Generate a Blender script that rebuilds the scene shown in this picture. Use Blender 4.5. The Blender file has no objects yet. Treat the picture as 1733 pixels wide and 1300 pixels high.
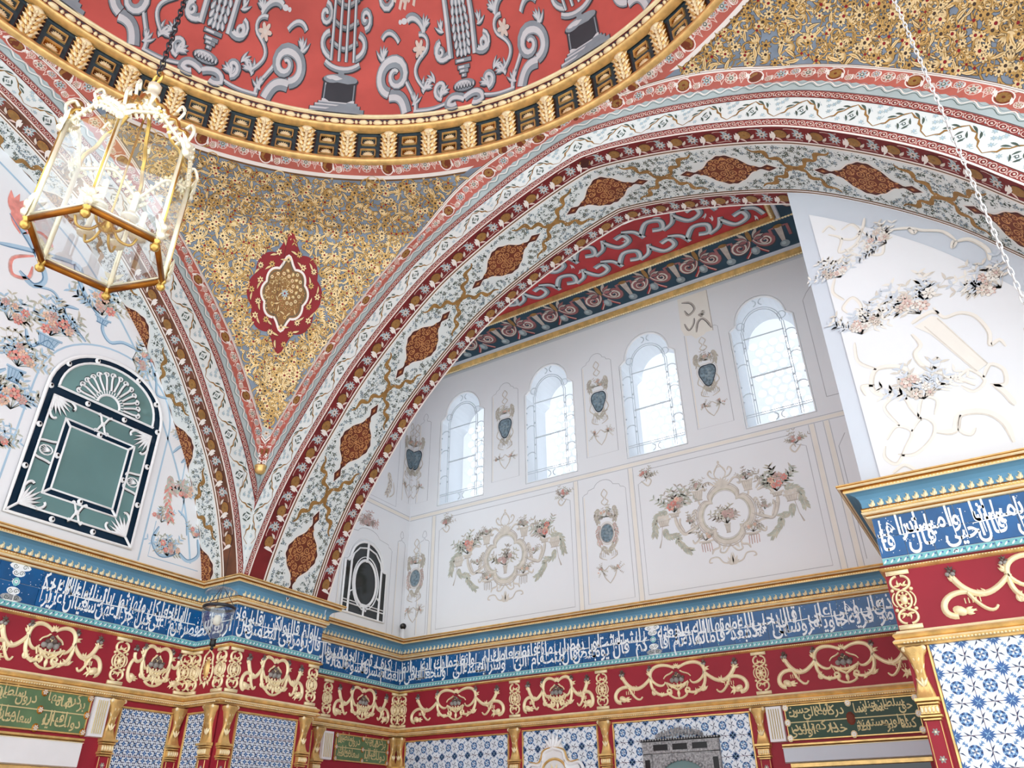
import bpy, math, random
import numpy as np
from mathutils import Matrix, Vector
from mathutils.geometry import tessellate_polygon

# ------------------------------------------------------------------ camera, sky, exposure
# Lengths are kept in "bays": one bay (3 m) is the height of the great cornice above the viewer's eye.
S, EZ = 3.0, 1.6
scene = bpy.context.scene
COL = scene.collection
cam_d = bpy.data.cameras.new('camera')
cam_d.sensor_width = 36.0
cam_d.lens = 1302.0 * 36.0 / 1733.0
cam_d.clip_start = 0.05
cam = bpy.data.objects.new('camera', cam_d)
COL.objects.link(cam)
def _cam(yaw, pitch, roll):
    yaw, pitch, roll = map(math.radians, (yaw, pitch, roll))
    cy, sy, cp, sp = math.cos(yaw), math.sin(yaw), math.cos(pitch), math.sin(pitch)
    f = Vector((sy*cp, cy*cp, sp)); r = Vector((cy, -sy, 0)); u = r.cross(f)
    r2 = r*math.cos(roll) + u*math.sin(roll); u2 = -r*math.sin(roll) + u*math.cos(roll)
    return Matrix(((r2.x, u2.x, -f.x, 0), (r2.y, u2.y, -f.y, 0), (r2.z, u2.z, -f.z, EZ), (0, 0, 0, 1)))
cam.matrix_world = _cam(-31.429, 30.6145, -0.517)
scene.camera = cam

world = bpy.data.worlds.new('sky'); scene.world = world
world.use_nodes = True
bg = world.node_tree.nodes['Background']
bg.inputs['Color'].default_value = (0.89, 0.955, 1.0, 1)      # bright overcast daylight all round
bg.inputs['Strength'].default_value = 1.0
scene.view_settings.view_transform = 'Standard'
scene.view_settings.look = 'None'
scene.view_settings.gamma = 1.0
scene.view_settings.exposure = 1.32
scene.view_settings.use_curve_mapping = False
scene.cycles.max_bounces = 8
scene.cycles.diffuse_bounces = 5
scene.cycles.transparent_max_bounces = 24

random.seed(7)
RNG = np.random.default_rng(11)

# ------------------------------------------------------------------ materials
MATS = {}
def lin(c):
    return tuple(((x/255)/12.92 if x/255 <= 0.04045 else ((x/255+0.055)/1.055)**2.4) for x in c)
def mat(name, col, rough=0.6, metal=0.0, var=0.10, scale=3.0, bump=0.0, spec=0.4, rnd=0.0):
    m = bpy.data.materials.new(name); m.use_nodes = True
    nt = m.node_tree; b = nt.nodes['Principled BSDF']
    c = lin(col)
    tc = nt.nodes.new('ShaderNodeTexCoord')
    nz = nt.nodes.new('ShaderNodeTexNoise'); nz.inputs['Scale'].default_value = scale
    nz.inputs['Detail'].default_value = 6
    nt.links.new(tc.outputs['Object'], nz.inputs['Vector'])
    rp = nt.nodes.new('ShaderNodeValToRGB')
    rp.color_ramp.elements[0].position = 0.3; rp.color_ramp.elements[1].position = 0.7
    rp.color_ramp.elements[0].color = (*[x*(1-var) for x in c], 1)
    rp.color_ramp.elements[1].color = (*[min(1, x*(1+var)) for x in c], 1)
    nt.links.new(nz.outputs['Fac'], rp.inputs['Fac'])
    src = rp.outputs['Color']
    if rnd:
        oi = nt.nodes.new('ShaderNodeObjectInfo')
        hs = nt.nodes.new('ShaderNodeHueSaturation')
        mr = nt.nodes.new('ShaderNodeMapRange')
        mr.inputs['To Min'].default_value = 1-rnd; mr.inputs['To Max'].default_value = 1+rnd
        nt.links.new(oi.outputs['Random'], mr.inputs['Value'])
        nt.links.new(mr.outputs['Result'], hs.inputs['Value'])
        nt.links.new(src, hs.inputs['Color']); src = hs.outputs['Color']
    nt.links.new(src, b.inputs['Base Color'])
    b.inputs['Roughness'].default_value = rough
    b.inputs['Metallic'].default_value = metal
    b.inputs['Specular IOR Level'].default_value = spec
    if bump:
        n2 = nt.nodes.new('ShaderNodeTexNoise'); n2.inputs['Scale'].default_value = scale*9
        n2.inputs['Detail'].default_value = 4
        nt.links.new(tc.outputs['Object'], n2.inputs['Vector'])
        bp = nt.nodes.new('ShaderNodeBump'); bp.inputs['Strength'].default_value = bump
        bp.inputs['Distance'].default_value = 0.02
        nt.links.new(n2.outputs['Fac'], bp.inputs['Height'])
        nt.links.new(bp.outputs['Normal'], b.inputs['Normal'])
    MATS[name] = m
    return m
def glassy(name, tint, fac, rough=0.02):
    m = bpy.data.materials.new(name); m.use_nodes = True
    nt = m.node_tree; nt.nodes.clear()
    out = nt.nodes.new('ShaderNodeOutputMaterial'); mx = nt.nodes.new('ShaderNodeMixShader')
    tr = nt.nodes.new('ShaderNodeBsdfTransparent'); gl = nt.nodes.new('ShaderNodeBsdfGlossy')
    tr.inputs['Color'].default_value = (*tint, 1); gl.inputs['Roughness'].default_value = rough
    gl.inputs['Color'].default_value = (1, 1, 1, 1)
    lw = nt.nodes.new('ShaderNodeLayerWeight'); lw.inputs['Blend'].default_value = 0.5
    pw = nt.nodes.new('ShaderNodeMath'); pw.operation = 'POWER'; pw.inputs[1].default_value = 4.0
    ad = nt.nodes.new('ShaderNodeMath'); ad.operation = 'MULTIPLY_ADD'; ad.use_clamp = True
    ad.inputs[1].default_value = 0.7; ad.inputs[2].default_value = fac
    nt.links.new(lw.outputs['Facing'], pw.inputs[0]); nt.links.new(pw.outputs[0], ad.inputs[0]); nt.links.new(ad.outputs[0], mx.inputs[0])
    nt.links.new(tr.outputs[0], mx.inputs[1]); nt.links.new(gl.outputs[0], mx.inputs[2])
    nt.links.new(mx.outputs[0], out.inputs[0])
    MATS[name] = m
def translucent(name, col):
    m = bpy.data.materials.new(name); m.use_nodes = True
    nt = m.node_tree; nt.nodes.clear()
    out = nt.nodes.new('ShaderNodeOutputMaterial'); mx = nt.nodes.new('ShaderNodeMixShader')
    df = nt.nodes.new('ShaderNodeBsdfDiffuse'); tl = nt.nodes.new('ShaderNodeBsdfTranslucent')
    nz = nt.nodes.new('ShaderNodeTexNoise'); nz.inputs['Scale'].default_value = 6
    rp = nt.nodes.new('ShaderNodeValToRGB')
    c = lin(col)
    rp.color_ramp.elements[0].color = (*[x*.97 for x in c], 1); rp.color_ramp.elements[1].color = (*c, 1)
    nt.links.new(nz.outputs['Fac'], rp.inputs['Fac'])
    for n in (df, tl): nt.links.new(rp.outputs['Color'], n.inputs['Color'])
    mx.inputs[0].default_value = 0.22
    nt.links.new(df.outputs[0], mx.inputs[1]); nt.links.new(tl.outputs[0], mx.inputs[2])
    nt.links.new(mx.outputs[0], out.inputs[0])
    MATS[name] = m
def frosted(name, col, mixf=0.55):
    m = bpy.data.materials.new(name); m.use_nodes = True
    nt = m.node_tree; nt.nodes.clear()
    out = nt.nodes.new('ShaderNodeOutputMaterial'); mx = nt.nodes.new('ShaderNodeMixShader')
    tr = nt.nodes.new('ShaderNodeBsdfTransparent'); tl = nt.nodes.new('ShaderNodeBsdfTranslucent')
    c = lin(col)
    tr.inputs['Color'].default_value = (*c, 1); tl.inputs['Color'].default_value = (*c, 1)
    mx.inputs[0].default_value = mixf
    nt.links.new(tr.outputs[0], mx.inputs[1]); nt.links.new(tl.outputs[0], mx.inputs[2])
    nt.links.new(mx.outputs[0], out.inputs[0])
    MATS[name] = m

mat('plaster', (236, 239, 243), .75, var=.03, scale=.7, bump=.05)
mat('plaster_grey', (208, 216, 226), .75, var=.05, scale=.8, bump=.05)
mat('plaster_line', (186, 188, 193), .8)
mat('cream_strip', (240, 236, 228), .8, var=.03)
mat('floor_bounce', (222, 212, 200), .95, var=.2, scale=2)  # tone of the unseen floor, lightened for more upward bounce
mat('gold', (228, 190, 122), .36, metal=.55, var=.22, scale=9, bump=.12)
mat('gold_pale', (250, 230, 188), .45, metal=.25, var=.12, scale=7, bump=.10)
mat('gold_deep', (170, 112, 40), .4, metal=.8, var=.25, scale=9, bump=.1)
mat('frieze_red', (150, 28, 46), .6, var=.10, scale=2.5)
mat('dark_red', (104, 22, 30), .6, var=.15)
mat('cornice_blue', (96, 146, 176), .6, var=.10, scale=1.5)
mat('tile_blue', (6, 84, 142), .25, var=.22, scale=5, rnd=.12, spec=.5)
mat('tile_turquoise', (120, 190, 192), .28, var=.2, scale=8, rnd=.10)
mat('tile_white', (228, 236, 244), .25, var=.04, rnd=.04)
mat('tile_ink', (52, 96, 156), .3, var=.2, scale=12)
mat('tile_ink_dark', (22, 42, 84), .3)
mat('tile_ink_pale', (140, 178, 212), .3)
mat('ink_white', (240, 246, 250), .4, var=.03)
mat('grout', (188, 200, 208), .8)
mat('dome_red', (198, 94, 86), .7, var=.16, scale=1.3)
mat('grey_dark', (62, 68, 74), .7)
mat('grey_mid', (142, 156, 164), .7, var=.14, scale=4)
mat('grey_light', (210, 217, 220), .7, var=.06, scale=4)
mat('bone', (216, 204, 192), .7)
mat('coffer_dark', (44, 62, 70), .5, var=.35, scale=14, bump=.2)
mat('coffer_brown', (74, 44, 40), .5, var=.2)
mat('pend_blue', (126, 140, 156), .7, var=.25, scale=3)
mat('pend_gold', (200, 162, 98), .5, metal=.35, var=.25, scale=10)
mat('pend_light', (238, 212, 160), .55, metal=.2, var=.12, scale=10)
mat('pend_dark', (66, 52, 44), .7)
mat('pend_brown', (140, 98, 52), .6, var=.2)
mat('med_red', (138, 22, 32), .6, var=.15)
mat('line_white', (240, 232, 226), .6, var=.03)
mat('line_brown', (112, 78, 46), .6, var=.15)
mat('band_red', (142, 62, 58), .65, var=.2, scale=4)
mat('band_brown', (108, 66, 46), .65, var=.3, scale=4)
mat('band_deep', (112, 26, 28), .65, var=.25, scale=3)
mat('band_white', (224, 230, 230), .7, var=.05, scale=2)
mat('band_pink', (228, 200, 190), .7)
mat('band_orange', (182, 98, 86), .65, var=.2, scale=2)
mat('band_grey', (172, 186, 188), .7, var=.14, scale=3)
mat('leaf_green', (72, 88, 80), .7, var=.25, scale=8)
mat('leaf_pale', (176, 192, 196), .7, var=.1)
mat('ochre', (150, 112, 60), .65, var=.25, scale=8)
mat('roundel', (152, 104, 52), .6, var=.3, scale=14)
mat('med_brown', (112, 50, 28), .65, var=.2, scale=6)
mat('med_edge', (72, 28, 20), .65)
mat('med_gold', (196, 140, 88), .55, metal=.2, var=.2, scale=10)
mat('paint_blue', (172, 202, 224), .7, var=.1)
mat('paint_blue_dark', (108, 146, 178), .7)
mat('paint_rose', (230, 150, 140), .7, var=.2, scale=12)
mat('paint_peach', (234, 196, 172), .7, var=.15, scale=12)
mat('paint_green', (184, 190, 178), .7, var=.2, scale=12)
mat('paint_olive', (196, 192, 176), .7, var=.2, scale=12)
mat('paint_beige', (218, 212, 202), .7, var=.1, scale=12)
mat('paint_taupe', (190, 182, 174), .7, var=.15, scale=12)
mat('paint_mauve', (206, 176, 170), .7, var=.2, scale=12)
mat('paint_slate', (118, 138, 150), .5, var=.5, scale=22)
mat('beam_teal', (38, 70, 88), .65, var=.2, scale=2)
mat('beam_red', (178, 52, 56), .65, var=.25, scale=2)
mat('beam_rose', (150, 96, 98), .65, var=.3, scale=5)
mat('mirror_teal', (118, 156, 156), .08, metal=.25, var=.12, scale=.8)  # teal of the reflected room is put into the glass colour
mat('mirror_navy', (14, 44, 66), .08, metal=.3, var=.1)
mat('mirror_black', (10, 18, 20), .08, spec=.6, var=.1)
mat('fret_white', (244, 246, 248), .5, var=.02)
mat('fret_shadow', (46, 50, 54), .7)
mat('green_panel', (28, 62, 40), .45, var=.2, scale=4)
mat('green_pale', (92, 120, 84), .5, var=.2, scale=4)
mat('panel_gold', (206, 190, 140), .5, metal=.2)
mat('marble', (232, 232, 234), .35, var=.06, scale=2)
mat('fruit_grey', (150, 146, 142), .6, var=.3, scale=14, rnd=.1)
mat('fruit_dark', (98, 84, 78), .7, var=.3, scale=14)
mat('nacre', (150, 150, 152), .3, var=.6, scale=40)
mat('black_lac', (16, 16, 18), .3)
mat('brass', (214, 176, 96), .28, metal=.9, var=.2, scale=12)
mat('brass_pale', (250, 240, 214), .35, metal=.5, var=.1, scale=10)
mat('brass_dark', (150, 92, 28), .35, metal=.8, var=.25, scale=12)
mat('chain_dark', (60, 62, 68), .4, metal=.6)
mat('chain_pale', (226, 226, 226), .4, metal=.3)
mat('plastic_white', (236, 238, 240), .4)
mat('plastic_black', (14, 14, 16), .35)
mat('candle', (244, 238, 222), .5)
glassy('glass_clear', (.95, .97, .97), .14)
glassy('glass_pane', (.98, .99, 1.0), .0)
glassy('glass_smoke', (.86, .89, .90), .10)
translucent('gypsum', (250, 252, 254))
frosted('glass_round', (252, 253, 255))

# ------------------------------------------------------------------ geometry collector
class Geo:
    """polygons in (u, v, h): h is the height above the surface they are laid on"""
    def __init__(s):
        s.V, s.L, s.N, s.M, s.names, s.n = [], [], [], [], [], 0
    def mid(s, m):
        if m not in s.names: s.names.append(m)
        return s.names.index(m)
    def add(s, V, faces, m):
        V = np.asarray(V, float)
        if V.shape[1] == 2: V = np.c_[V, np.zeros(len(V))]
        k = s.mid(m)
        s.V.append(V)
        s.L.append(np.array([i for f in faces for i in f], np.int64) + s.n)
        s.N.append(np.array([len(f) for f in faces], np.int64))
        s.M.append(np.full(len(faces), k, np.int64))
        s.n += len(V)
        return s
    def pack(s):
        return (np.concatenate(s.V), np.concatenate(s.L), np.concatenate(s.N), np.concatenate(s.M))
    def stamp(s, g, x=0, y=0, rot=0, sx=1, sy=None, h=0, sh=None, swap=None):
        if isinstance(g, Geo) and not g.V: return s
        V, L, N, M = g.pack() if isinstance(g, Geo) else g[0]
        names = g.names if isinstance(g, Geo) else g[1]
        sy = sx if sy is None else sy
        sh = 1 if sh is None else sh
        c, q = math.cos(rot), math.sin(rot)
        X = V[:, 0]*sx; Y = V[:, 1]*sy
        W = np.c_[x + X*c - Y*q, y + X*q + Y*c, V[:, 2]*sh + h]
        ids = np.array([s.mid((swap or {}).get(n, n)) for n in names])
        s.V.append(W); s.L.append(L + s.n); s.N.append(N); s.M.append(ids[M]); s.n += len(W)
        return s
    def keep(s, fn):
        """drop every polygon with a corner where fn(V) is false"""
        V, L, N, M = s.pack(); ok = fn(V)[L]
        st = np.zeros(len(N), np.int64); st[1:] = np.cumsum(N)[:-1]
        good = np.logical_and.reduceat(ok, st)
        s.V, s.L, s.N, s.M = [V], [L[np.repeat(good, N)]], [N[good]], [M[good]]
        return s
    # ---- primitives
    def poly(s, pts, m, h=0.0):
        P = np.asarray(pts, float)
        return s.add(np.c_[P[:, :2], np.full(len(P), h)], [range(len(P))], m)
    def rect(s, x0, y0, x1, y1, m, h=0.0, nx=1, ny=1):
        xs = np.linspace(x0, x1, nx+1); ys = np.linspace(y0, y1, ny+1)
        V = [(x, y, h) for y in ys for x in xs]
        F = [(j*(nx+1)+i, j*(nx+1)+i+1, (j+1)*(nx+1)+i+1, (j+1)*(nx+1)+i) for j in range(ny) for i in range(nx)]
        return s.add(V, F, m)
    def box(s, x0, y0, z0, x1, y1, z1, m, top=0.0):
        t = top
        V = [(x0, y0, z0), (x1, y0, z0), (x1, y1, z0), (x0, y1, z0),
             (x0+t, y0+t, z1), (x1-t, y0+t, z1), (x1-t, y1-t, z1), (x0+t, y1-t, z1)]
        return s.add(V, [(3, 2, 1, 0), (4, 5, 6, 7), (0, 1, 5, 4), (1, 2, 6, 5), (2, 3, 7, 6), (3, 0, 4, 7)], m)
    def ribbon(s, pts, w, m, h=0.0, relief=0.0, k=2, closed=False):
        P = np.asarray(pts, float)[:, :2]; n = len(P)
        if n < 2: return s
        if closed: T = np.roll(P, -1, 0) - np.roll(P, 1, 0)
        else: T = np.gradient(P, axis=0)
        T /= np.maximum(np.linalg.norm(T, axis=1), 1e-9)[:, None]
        Nn = np.c_[-T[:, 1], T[:, 0]]
        w = np.broadcast_to(np.asarray(w, float), (n,))
        if relief: k = max(k, 4)
        a = np.linspace(-1, 1, k)
        V = np.zeros((n, k, 3))
        V[:, :, :2] = P[:, None] + Nn[:, None]*(a[None, :, None]*w[:, None, None]*.5)
        V[:, :, 2] = h + (relief*np.sqrt(np.maximum(0, 1-a**2))[None]*np.minimum(1, w/np.maximum(w.max(), 1e-9))[:, None] if relief else 0)
        F = []
        for i in range(n if closed else n-1):
            j = (i+1) % n
            for q in range(k-1):
                F.append((i*k+q, j*k+q, j*k+q+1, i*k+q+1))
        return s.add(V.reshape(-1, 3), F, m)
    def ell(s, x, y, rx, ry=None, m=None, rot=0.0, h=0.0, n=10, relief=0.0):
        ry = rx if ry is None else ry
        a = np.arange(n)*2*math.pi/n
        X = rx*np.cos(a); Y = ry*np.sin(a); c, q = math.cos(rot), math.sin(rot)
        P = np.c_[x+X*c-Y*q, y+X*q+Y*c, np.full(n, h)]
        if not relief: return s.add(P, [range(n)], m)
        P2 = P.copy(); P2[:, 0] = x+(P[:, 0]-x)*.68; P2[:, 1] = y+(P[:, 1]-y)*.68; P2[:, 2] = h+relief*.75
        V = np.r_[P, P2, [[x, y, h+relief]]]
        F = [(i, (i+1) % n, n+(i+1) % n, n+i) for i in range(n)] + [(n+i, n+(i+1) % n, 2*n) for i in range(n)]
        return s.add(V, F, m)
    def ring(s, x, y, r, w, m, h=0.0, n=14, ry=None, rot=0.0, relief=0.0):
        ry = r if ry is None else ry
        a = np.arange(n)*2*math.pi/n; c, q = math.cos(rot), math.sin(rot)
        X = r*np.cos(a); Y = ry*np.sin(a)
        return s.ribbon(np.c_[x+X*c-Y*q, y+X*q+Y*c], w, m, h, relief, closed=True)
    def leaf(s, x, y, l, w, ang, m, h=0.0, bend=0.0, relief=0.0, n=5):
        t = np.linspace(0, 1, n+1)
        px = l*t; py = bend*l*t*t
        c, q = math.cos(ang), math.sin(ang)
        P = np.c_[x+px*c-py*q, y+px*q+py*c]
        ww = w*np.sin(math.pi*np.clip(t, .02, .985)**.8)
        return s.ribbon(P, ww, m, h, relief, k=3 if relief else 2)
    def flower(s, x, y, r, m, mc, n=6, h=0.0, rot=0.0, relief=0.0, wid=1.0):
        for i in range(n):
            a = rot+i*2*math.pi/n
            s.ell(x+.58*r*math.cos(a), y+.58*r*math.sin(a), .46*r, .46*r*wid*math.pi*1.1/n, m, a, h, 7, relief)
        return s.ell(x, y, .28*r, None, mc, 0, h+.0006+relief*.6, 7, relief*.6)
def spiral(x, y, r, a0, turns, n=18, shrink=.12, d=1):
    t = np.linspace(0, 1, n); R = r*(1-t*(1-shrink)); a = a0+d*t*turns*2*math.pi
    return np.c_[x+R*np.cos(a), y+R*np.sin(a)]
def bez(*p, n=12):
    t = np.linspace(0, 1, n)[:, None]
    q = [np.repeat(np.asarray(a, float)[None], n, 0) for a in p]
    while len(q) > 1: q = [q[i]*(1-t)+q[i+1]*t for i in range(len(q)-1)]
    return q[0]
def cat(*a): return np.concatenate(a)
def smooth_line(pts, n=6, closed=False):
    """Catmull-Rom through points"""
    P = np.asarray(pts, float); out = []
    m = len(P)
    for i in range(m if closed else m-1):
        p0, p1, p2, p3 = (P[(i-1) % m], P[i], P[(i+1) % m], P[(i+2) % m]) if closed else (P[max(i-1, 0)], P[i], P[i+1], P[min(i+2, m-1)])
        for t in np.linspace(0, 1, n, endpoint=False):
            out.append(.5*((2*p1)+(-p0+p2)*t+(2*p0-5*p1+4*p2-p3)*t*t+(-p0+3*p1-3*p2+p3)*t**3))
    if not closed: out.append(P[-1])
    return np.array(out)

def toW(V):
    return np.c_[V[:, 0]*S, V[:, 1]*S, V[:, 2]*S+EZ]
def mesh_from(g, name, mapf=None, smooth=False, local=False):
    V, L, N, M = g.pack()
    if mapf is not None: V = mapf(V)
    V = V*S if local else toW(V)
    me = bpy.data.meshes.new(name)
    me.vertices.add(len(V)); me.vertices.foreach_set('co', V.astype(np.float32).ravel())
    me.loops.add(len(L)); me.loops.foreach_set('vertex_index', L.astype(np.int32))
    me.polygons.add(len(N))
    st = np.zeros(len(N), np.int32); st[1:] = np.cumsum(N)[:-1]
    me.polygons.foreach_set('loop_start', st)
    me.polygons.foreach_set('material_index', M.astype(np.int32))
    me.polygons.foreach_set('use_smooth', np.full(len(N), bool(smooth)))
    for n in g.names: me.materials.append(MATS[n])
    me.update(calc_edges=True)
    return me
def link(name, me, parent=None, mw=None):
    o = bpy.data.objects.new(name, me); COL.objects.link(o)
    if mw is not None: o.matrix_world = mw
    if parent is not None: o.parent = parent
    return o
def build(g, name, mapf=None, parent=None, smooth=False):
    return link(name, mesh_from(g, name, mapf, smooth), parent)
def tag(o, label=None, cat=None, group=None, kind=None):
    if label: o['label'] = label
    if cat: o['category'] = cat
    if group: o['group'] = group
    if kind: o['kind'] = kind
    return o
def thing(name, label, cat_, loc, group=None):
    """an Empty at the thing's base; parts are placed relative to it"""
    o = bpy.data.objects.new(name, None); COL.objects.link(o)
    o.location = (loc[0]*S, loc[1]*S, loc[2]*S+EZ); o.empty_display_size = .1
    return tag(o, label, cat_, group)
def part(name, me, root, mw=None):
    """child whose given matrix is in world space"""
    o = bpy.data.objects.new(name, me); COL.objects.link(o)
    top = root
    o.parent = root
    inv = Matrix.Identity(4)
    r = root
    mats = []
    while r is not None:
        mats.append(r.matrix_basis.copy()); r = r.parent
    w = Matrix.Identity(4)
    for m_ in reversed(mats): w = w @ m_
    o.matrix_basis = w.inverted() @ (mw if mw is not None else Matrix.Identity(4))
    return o
class Frame:
    def __init__(s, o, u, v):
        s.o, s.u, s.v = (np.asarray(a, float) for a in (o, u, v)); s.n = np.cross(s.u, s.v)
    def __call__(s, V):
        return s.o + V[:, :1]*s.u + V[:, 1:2]*s.v + V[:, 2:3]*s.n
    def mw(s, u, v, h=0.0, rot=0.0, sc=1.0, flip=False):
        p = s.o + u*s.u + v*s.v + h*s.n
        c, q = math.cos(rot), math.sin(rot)
        a = (s.u*c + s.v*q)*sc*(-1 if flip else 1); b = (-s.u*q + s.v*c)*sc; n = s.n*sc
        return Matrix(((a[0], b[0], n[0], p[0]*S), (a[1], b[1], n[1], p[1]*S), (a[2], b[2], n[2], p[2]*S+EZ), (0, 0, 0, 1)))
Z1 = (0, 0, 1)
F_LEFT = Frame((-3.02, 0, 0), (0, 1, 0), Z1)
F_JOG = Frame((0, 2.25, 0), (1, 0, 0), Z1)
F_PIER = Frame((-2.79, 0, 0), (0, 1, 0), Z1)
F_SIDE = Frame((-2.995, 0, 0), (0, 1, 0), Z1)
F_BACK = Frame((0, 3.635, 0), (1, 0, 0), Z1)
F_RIGHT = Frame((0, 2.66, 0), (1, 0, 0), Z1)
CX, CY = -1.0, 0.475
DA, DB = 1.775, 1.79
RING_R, RING_Z = 1.6275, 2.721
FLOOR = -EZ/S
# ------------------------------------------------------------------ arch geometry
_half = [(0, 2.622), (.12, 2.598), (.3, 2.546), (.5, 2.472), (.67, 2.395), (.8, 2.325), (.9, 2.255), (1.0, 2.172), (1.1, 2.082), (1.19, 1.993),
         (1.27, 1.905), (1.34, 1.815), (1.39, 1.742), (1.445, 1.662), (1.516, 1.556), (1.56, 1.483), (1.6, 1.408), (1.635, 1.335), (1.67, 1.25), (1.70, 1.165), (1.735, 1.05), (1.76, .93)]
_h = smooth_line(_half, 8)
_full = np.concatenate([_h[::-1]*[-1, 1], _h[1:]])
_d = np.r_[0, np.cumsum(np.linalg.norm(np.diff(_full, axis=0), axis=1))]
ALEN = _d[-1]
NT = 700
_tt = np.linspace(0, ALEN, NT)
_ps = np.interp(_tt, _d, _full[:, 0]); _pz = np.interp(_tt, _d, _full[:, 1])
_tx = np.gradient(_ps); _tz = np.gradient(_pz)
_nx, _nz = -_tz, _tx
_k = np.ones(25)/25
_nx = np.convolve(np.pad(_nx, 12, 'edge'), _k, 'valid'); _nz = np.convolve(np.pad(_nz, 12, 'edge'), _k, 'valid')
_nl = np.hypot(_nx, _nz); _nx /= _nl; _nz /= _nl
def arch_pt(t, v):
    s = np.interp(t, _tt, _ps) + v*np.interp(t, _tt, _nx)
    z = np.interp(t, _tt, _pz) + v*np.interp(t, _tt, _nz)
    return s, z
def lean(s, z, D):
    q = np.clip((z-2.60)/.30, 0, 1)
    tgt = np.sqrt(np.maximum(.05, RING_R**2 - np.minimum(np.abs(s), 1.55)**2))
    d = D - (D - tgt)*q**1.5
    zz = np.where(z < 2.60, z, 2.60 + (RING_Z-2.60)*(1-(1-q)**1.6))
    return d, zz
def faceA(V):
    s, z = arch_pt(V[:, 0], V[:, 1]); s = np.clip(s, -DB, DB)
    d, zz = lean(s, z, DA)
    return np.c_[CX+s, CY+d-V[:, 2], zz]
def faceB(V):
    s, z = arch_pt(V[:, 0], V[:, 1]); s = np.clip(s, -DA, DA)
    d, zz = lean(s, z, DB)
    return np.c_[CX-d+V[:, 2], CY-s, zz]
def soffA(V):
    s, z = arch_pt(V[:, 0], -V[:, 2])
    return np.c_[CX+s, CY+DA+V[:, 1], z]
def soffB(V):
    s, z = arch_pt(V[:, 0], -V[:, 2])
    return np.c_[CX-DB-V[:, 1], CY-s, z]
def strip(g, t0, t1, v0, v1, m, h=0.0, n=None, k=None):
    n = n or max(2, int((t1-t0)/.02)); k = k or max(1, int(math.ceil((v1-v0)/.011)))
    return g.rect(t0, v0, t1, v1, m, h, n, k)
T0 = float(_tt[np.argmax(_pz > .998)])
# outer boundary of the painted borders = lower edge of the pendentive
_os, _oz = arch_pt(_tt, .30)
_msk = (_tt < ALEN/2) & (_os > -DB)
_os, _oz = _os[_msk], np.maximum.accumulate(_oz[_msk])
PZ0 = float(_oz[0]); PZ1 = 2.9
def pend_az(phi, z, h=0.0, side=-1):
    """same surface addressed by azimuth (measured as on the left pendentive)"""
    s = np.interp(z, _oz, _os); dA, _ = lean(s, z, DA); dB, _ = lean(s, z, DB)
    pa, pb = np.arctan2(dA, s), np.arctan2(-s, -dB)
    return pend((phi-pb)/(pa-pb), z, h, side)
def pend(a, z, h=0.0, side=-1):
    """a: 0 on the left arch .. 1 on the alcove arch; z: unrolled height"""
    a = np.asarray(a, float); z = np.asarray(z, float)
    s = np.interp(z, _oz, _os)
    dA, zz = lean(s, z, DA); dB, _ = lean(s, z, DB)
    ax, ay = s, dA                      # on the alcove arch, relative to the axis
    bx, by = -dB, -s                    # on the left arch
    ra, pa = np.hypot(ax, ay), np.arctan2(ay, ax)
    rb, pb = np.hypot(bx, by), np.arctan2(by, bx)
    r = rb+(ra-rb)*a; p = pb+(pa-pb)*a
    r = r - h
    x = r*np.cos(p)
    if side > 0: x = -x
    return np.stack([CX+x, CY+r*np.sin(p), zz], -1)

# ------------------------------------------------------------------ the setting
def poly_holes(outer, holes, frame, h, m, g=None, back=None):
    """flat plate with openings; back: add reveals to this depth"""
    g = g or Geo()
    loops = [[Vector((x, y, 0)) for x, y in lp] for lp in [outer]+holes]
    tri = tessellate_polygon(loops)
    P = np.array([(x, y, h) for lp in [outer]+holes for x, y in lp])
    g.add(P, [tuple(t) for t in tri], m)
    if back:
        for lp in holes:
            n = len(lp); Q = np.array([(x, y, h) for x, y in lp]+[(x, y, h-back) for x, y in lp])
            g.add(Q, [(i, (i+1) % n, n+(i+1) % n, n+i) for i in range(n)], m)
    return g
PATH = [(-3.02, -1.6), (-3.02, 2.25), (-2.79, 2.25), (-2.79, 2.775), (-2.995, 2.775), (-2.995, 3.635), (-.25, 3.635), (-.25, 2.66), (1.6, 2.66)]
def offset_path(o):
    P = np.array(PATH); out = []
    for i in range(len(P)):
        ns = []
        for a, b in ((i-1, i), (i, i+1)):
            if a >= 0 and b < len(P):
                d = P[b]-P[a]; d = d/np.linalg.norm(d); ns.append(np.array((d[1], -d[0])))
        if len(ns) == 1: out.append(P[i]+o*ns[0])
        else: out.append(P[i]+o*(ns[0]+ns[1])/(1+ns[0]@ns[1]))
    return np.array(out)
def sweep(g, prof, m, seg=None):
    rows = [np.c_[offset_path(o), np.full(len(PATH), z)] for o, z in prof]
    n = len(PATH); V = np.concatenate(rows); F = []
    for r in range(len(prof)-1):
        for i in (range(n-1) if seg is None else seg):
            F.append((r*n+i, r*n+i+1, (r+1)*n+i+1, (r+1)*n+i))
    return g.add(V, F, m)

# floor out of view, put in pale to bounce light up the hall
g = Geo(); g.box(-3.3, -2.2, FLOOR-.05, 1.6, 3.9, FLOOR, 'floor_bounce')
tag(build(g, 'floor'), 'unseen pale floor of the hall, put in to bounce light', 'floor', kind='structure')

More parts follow.
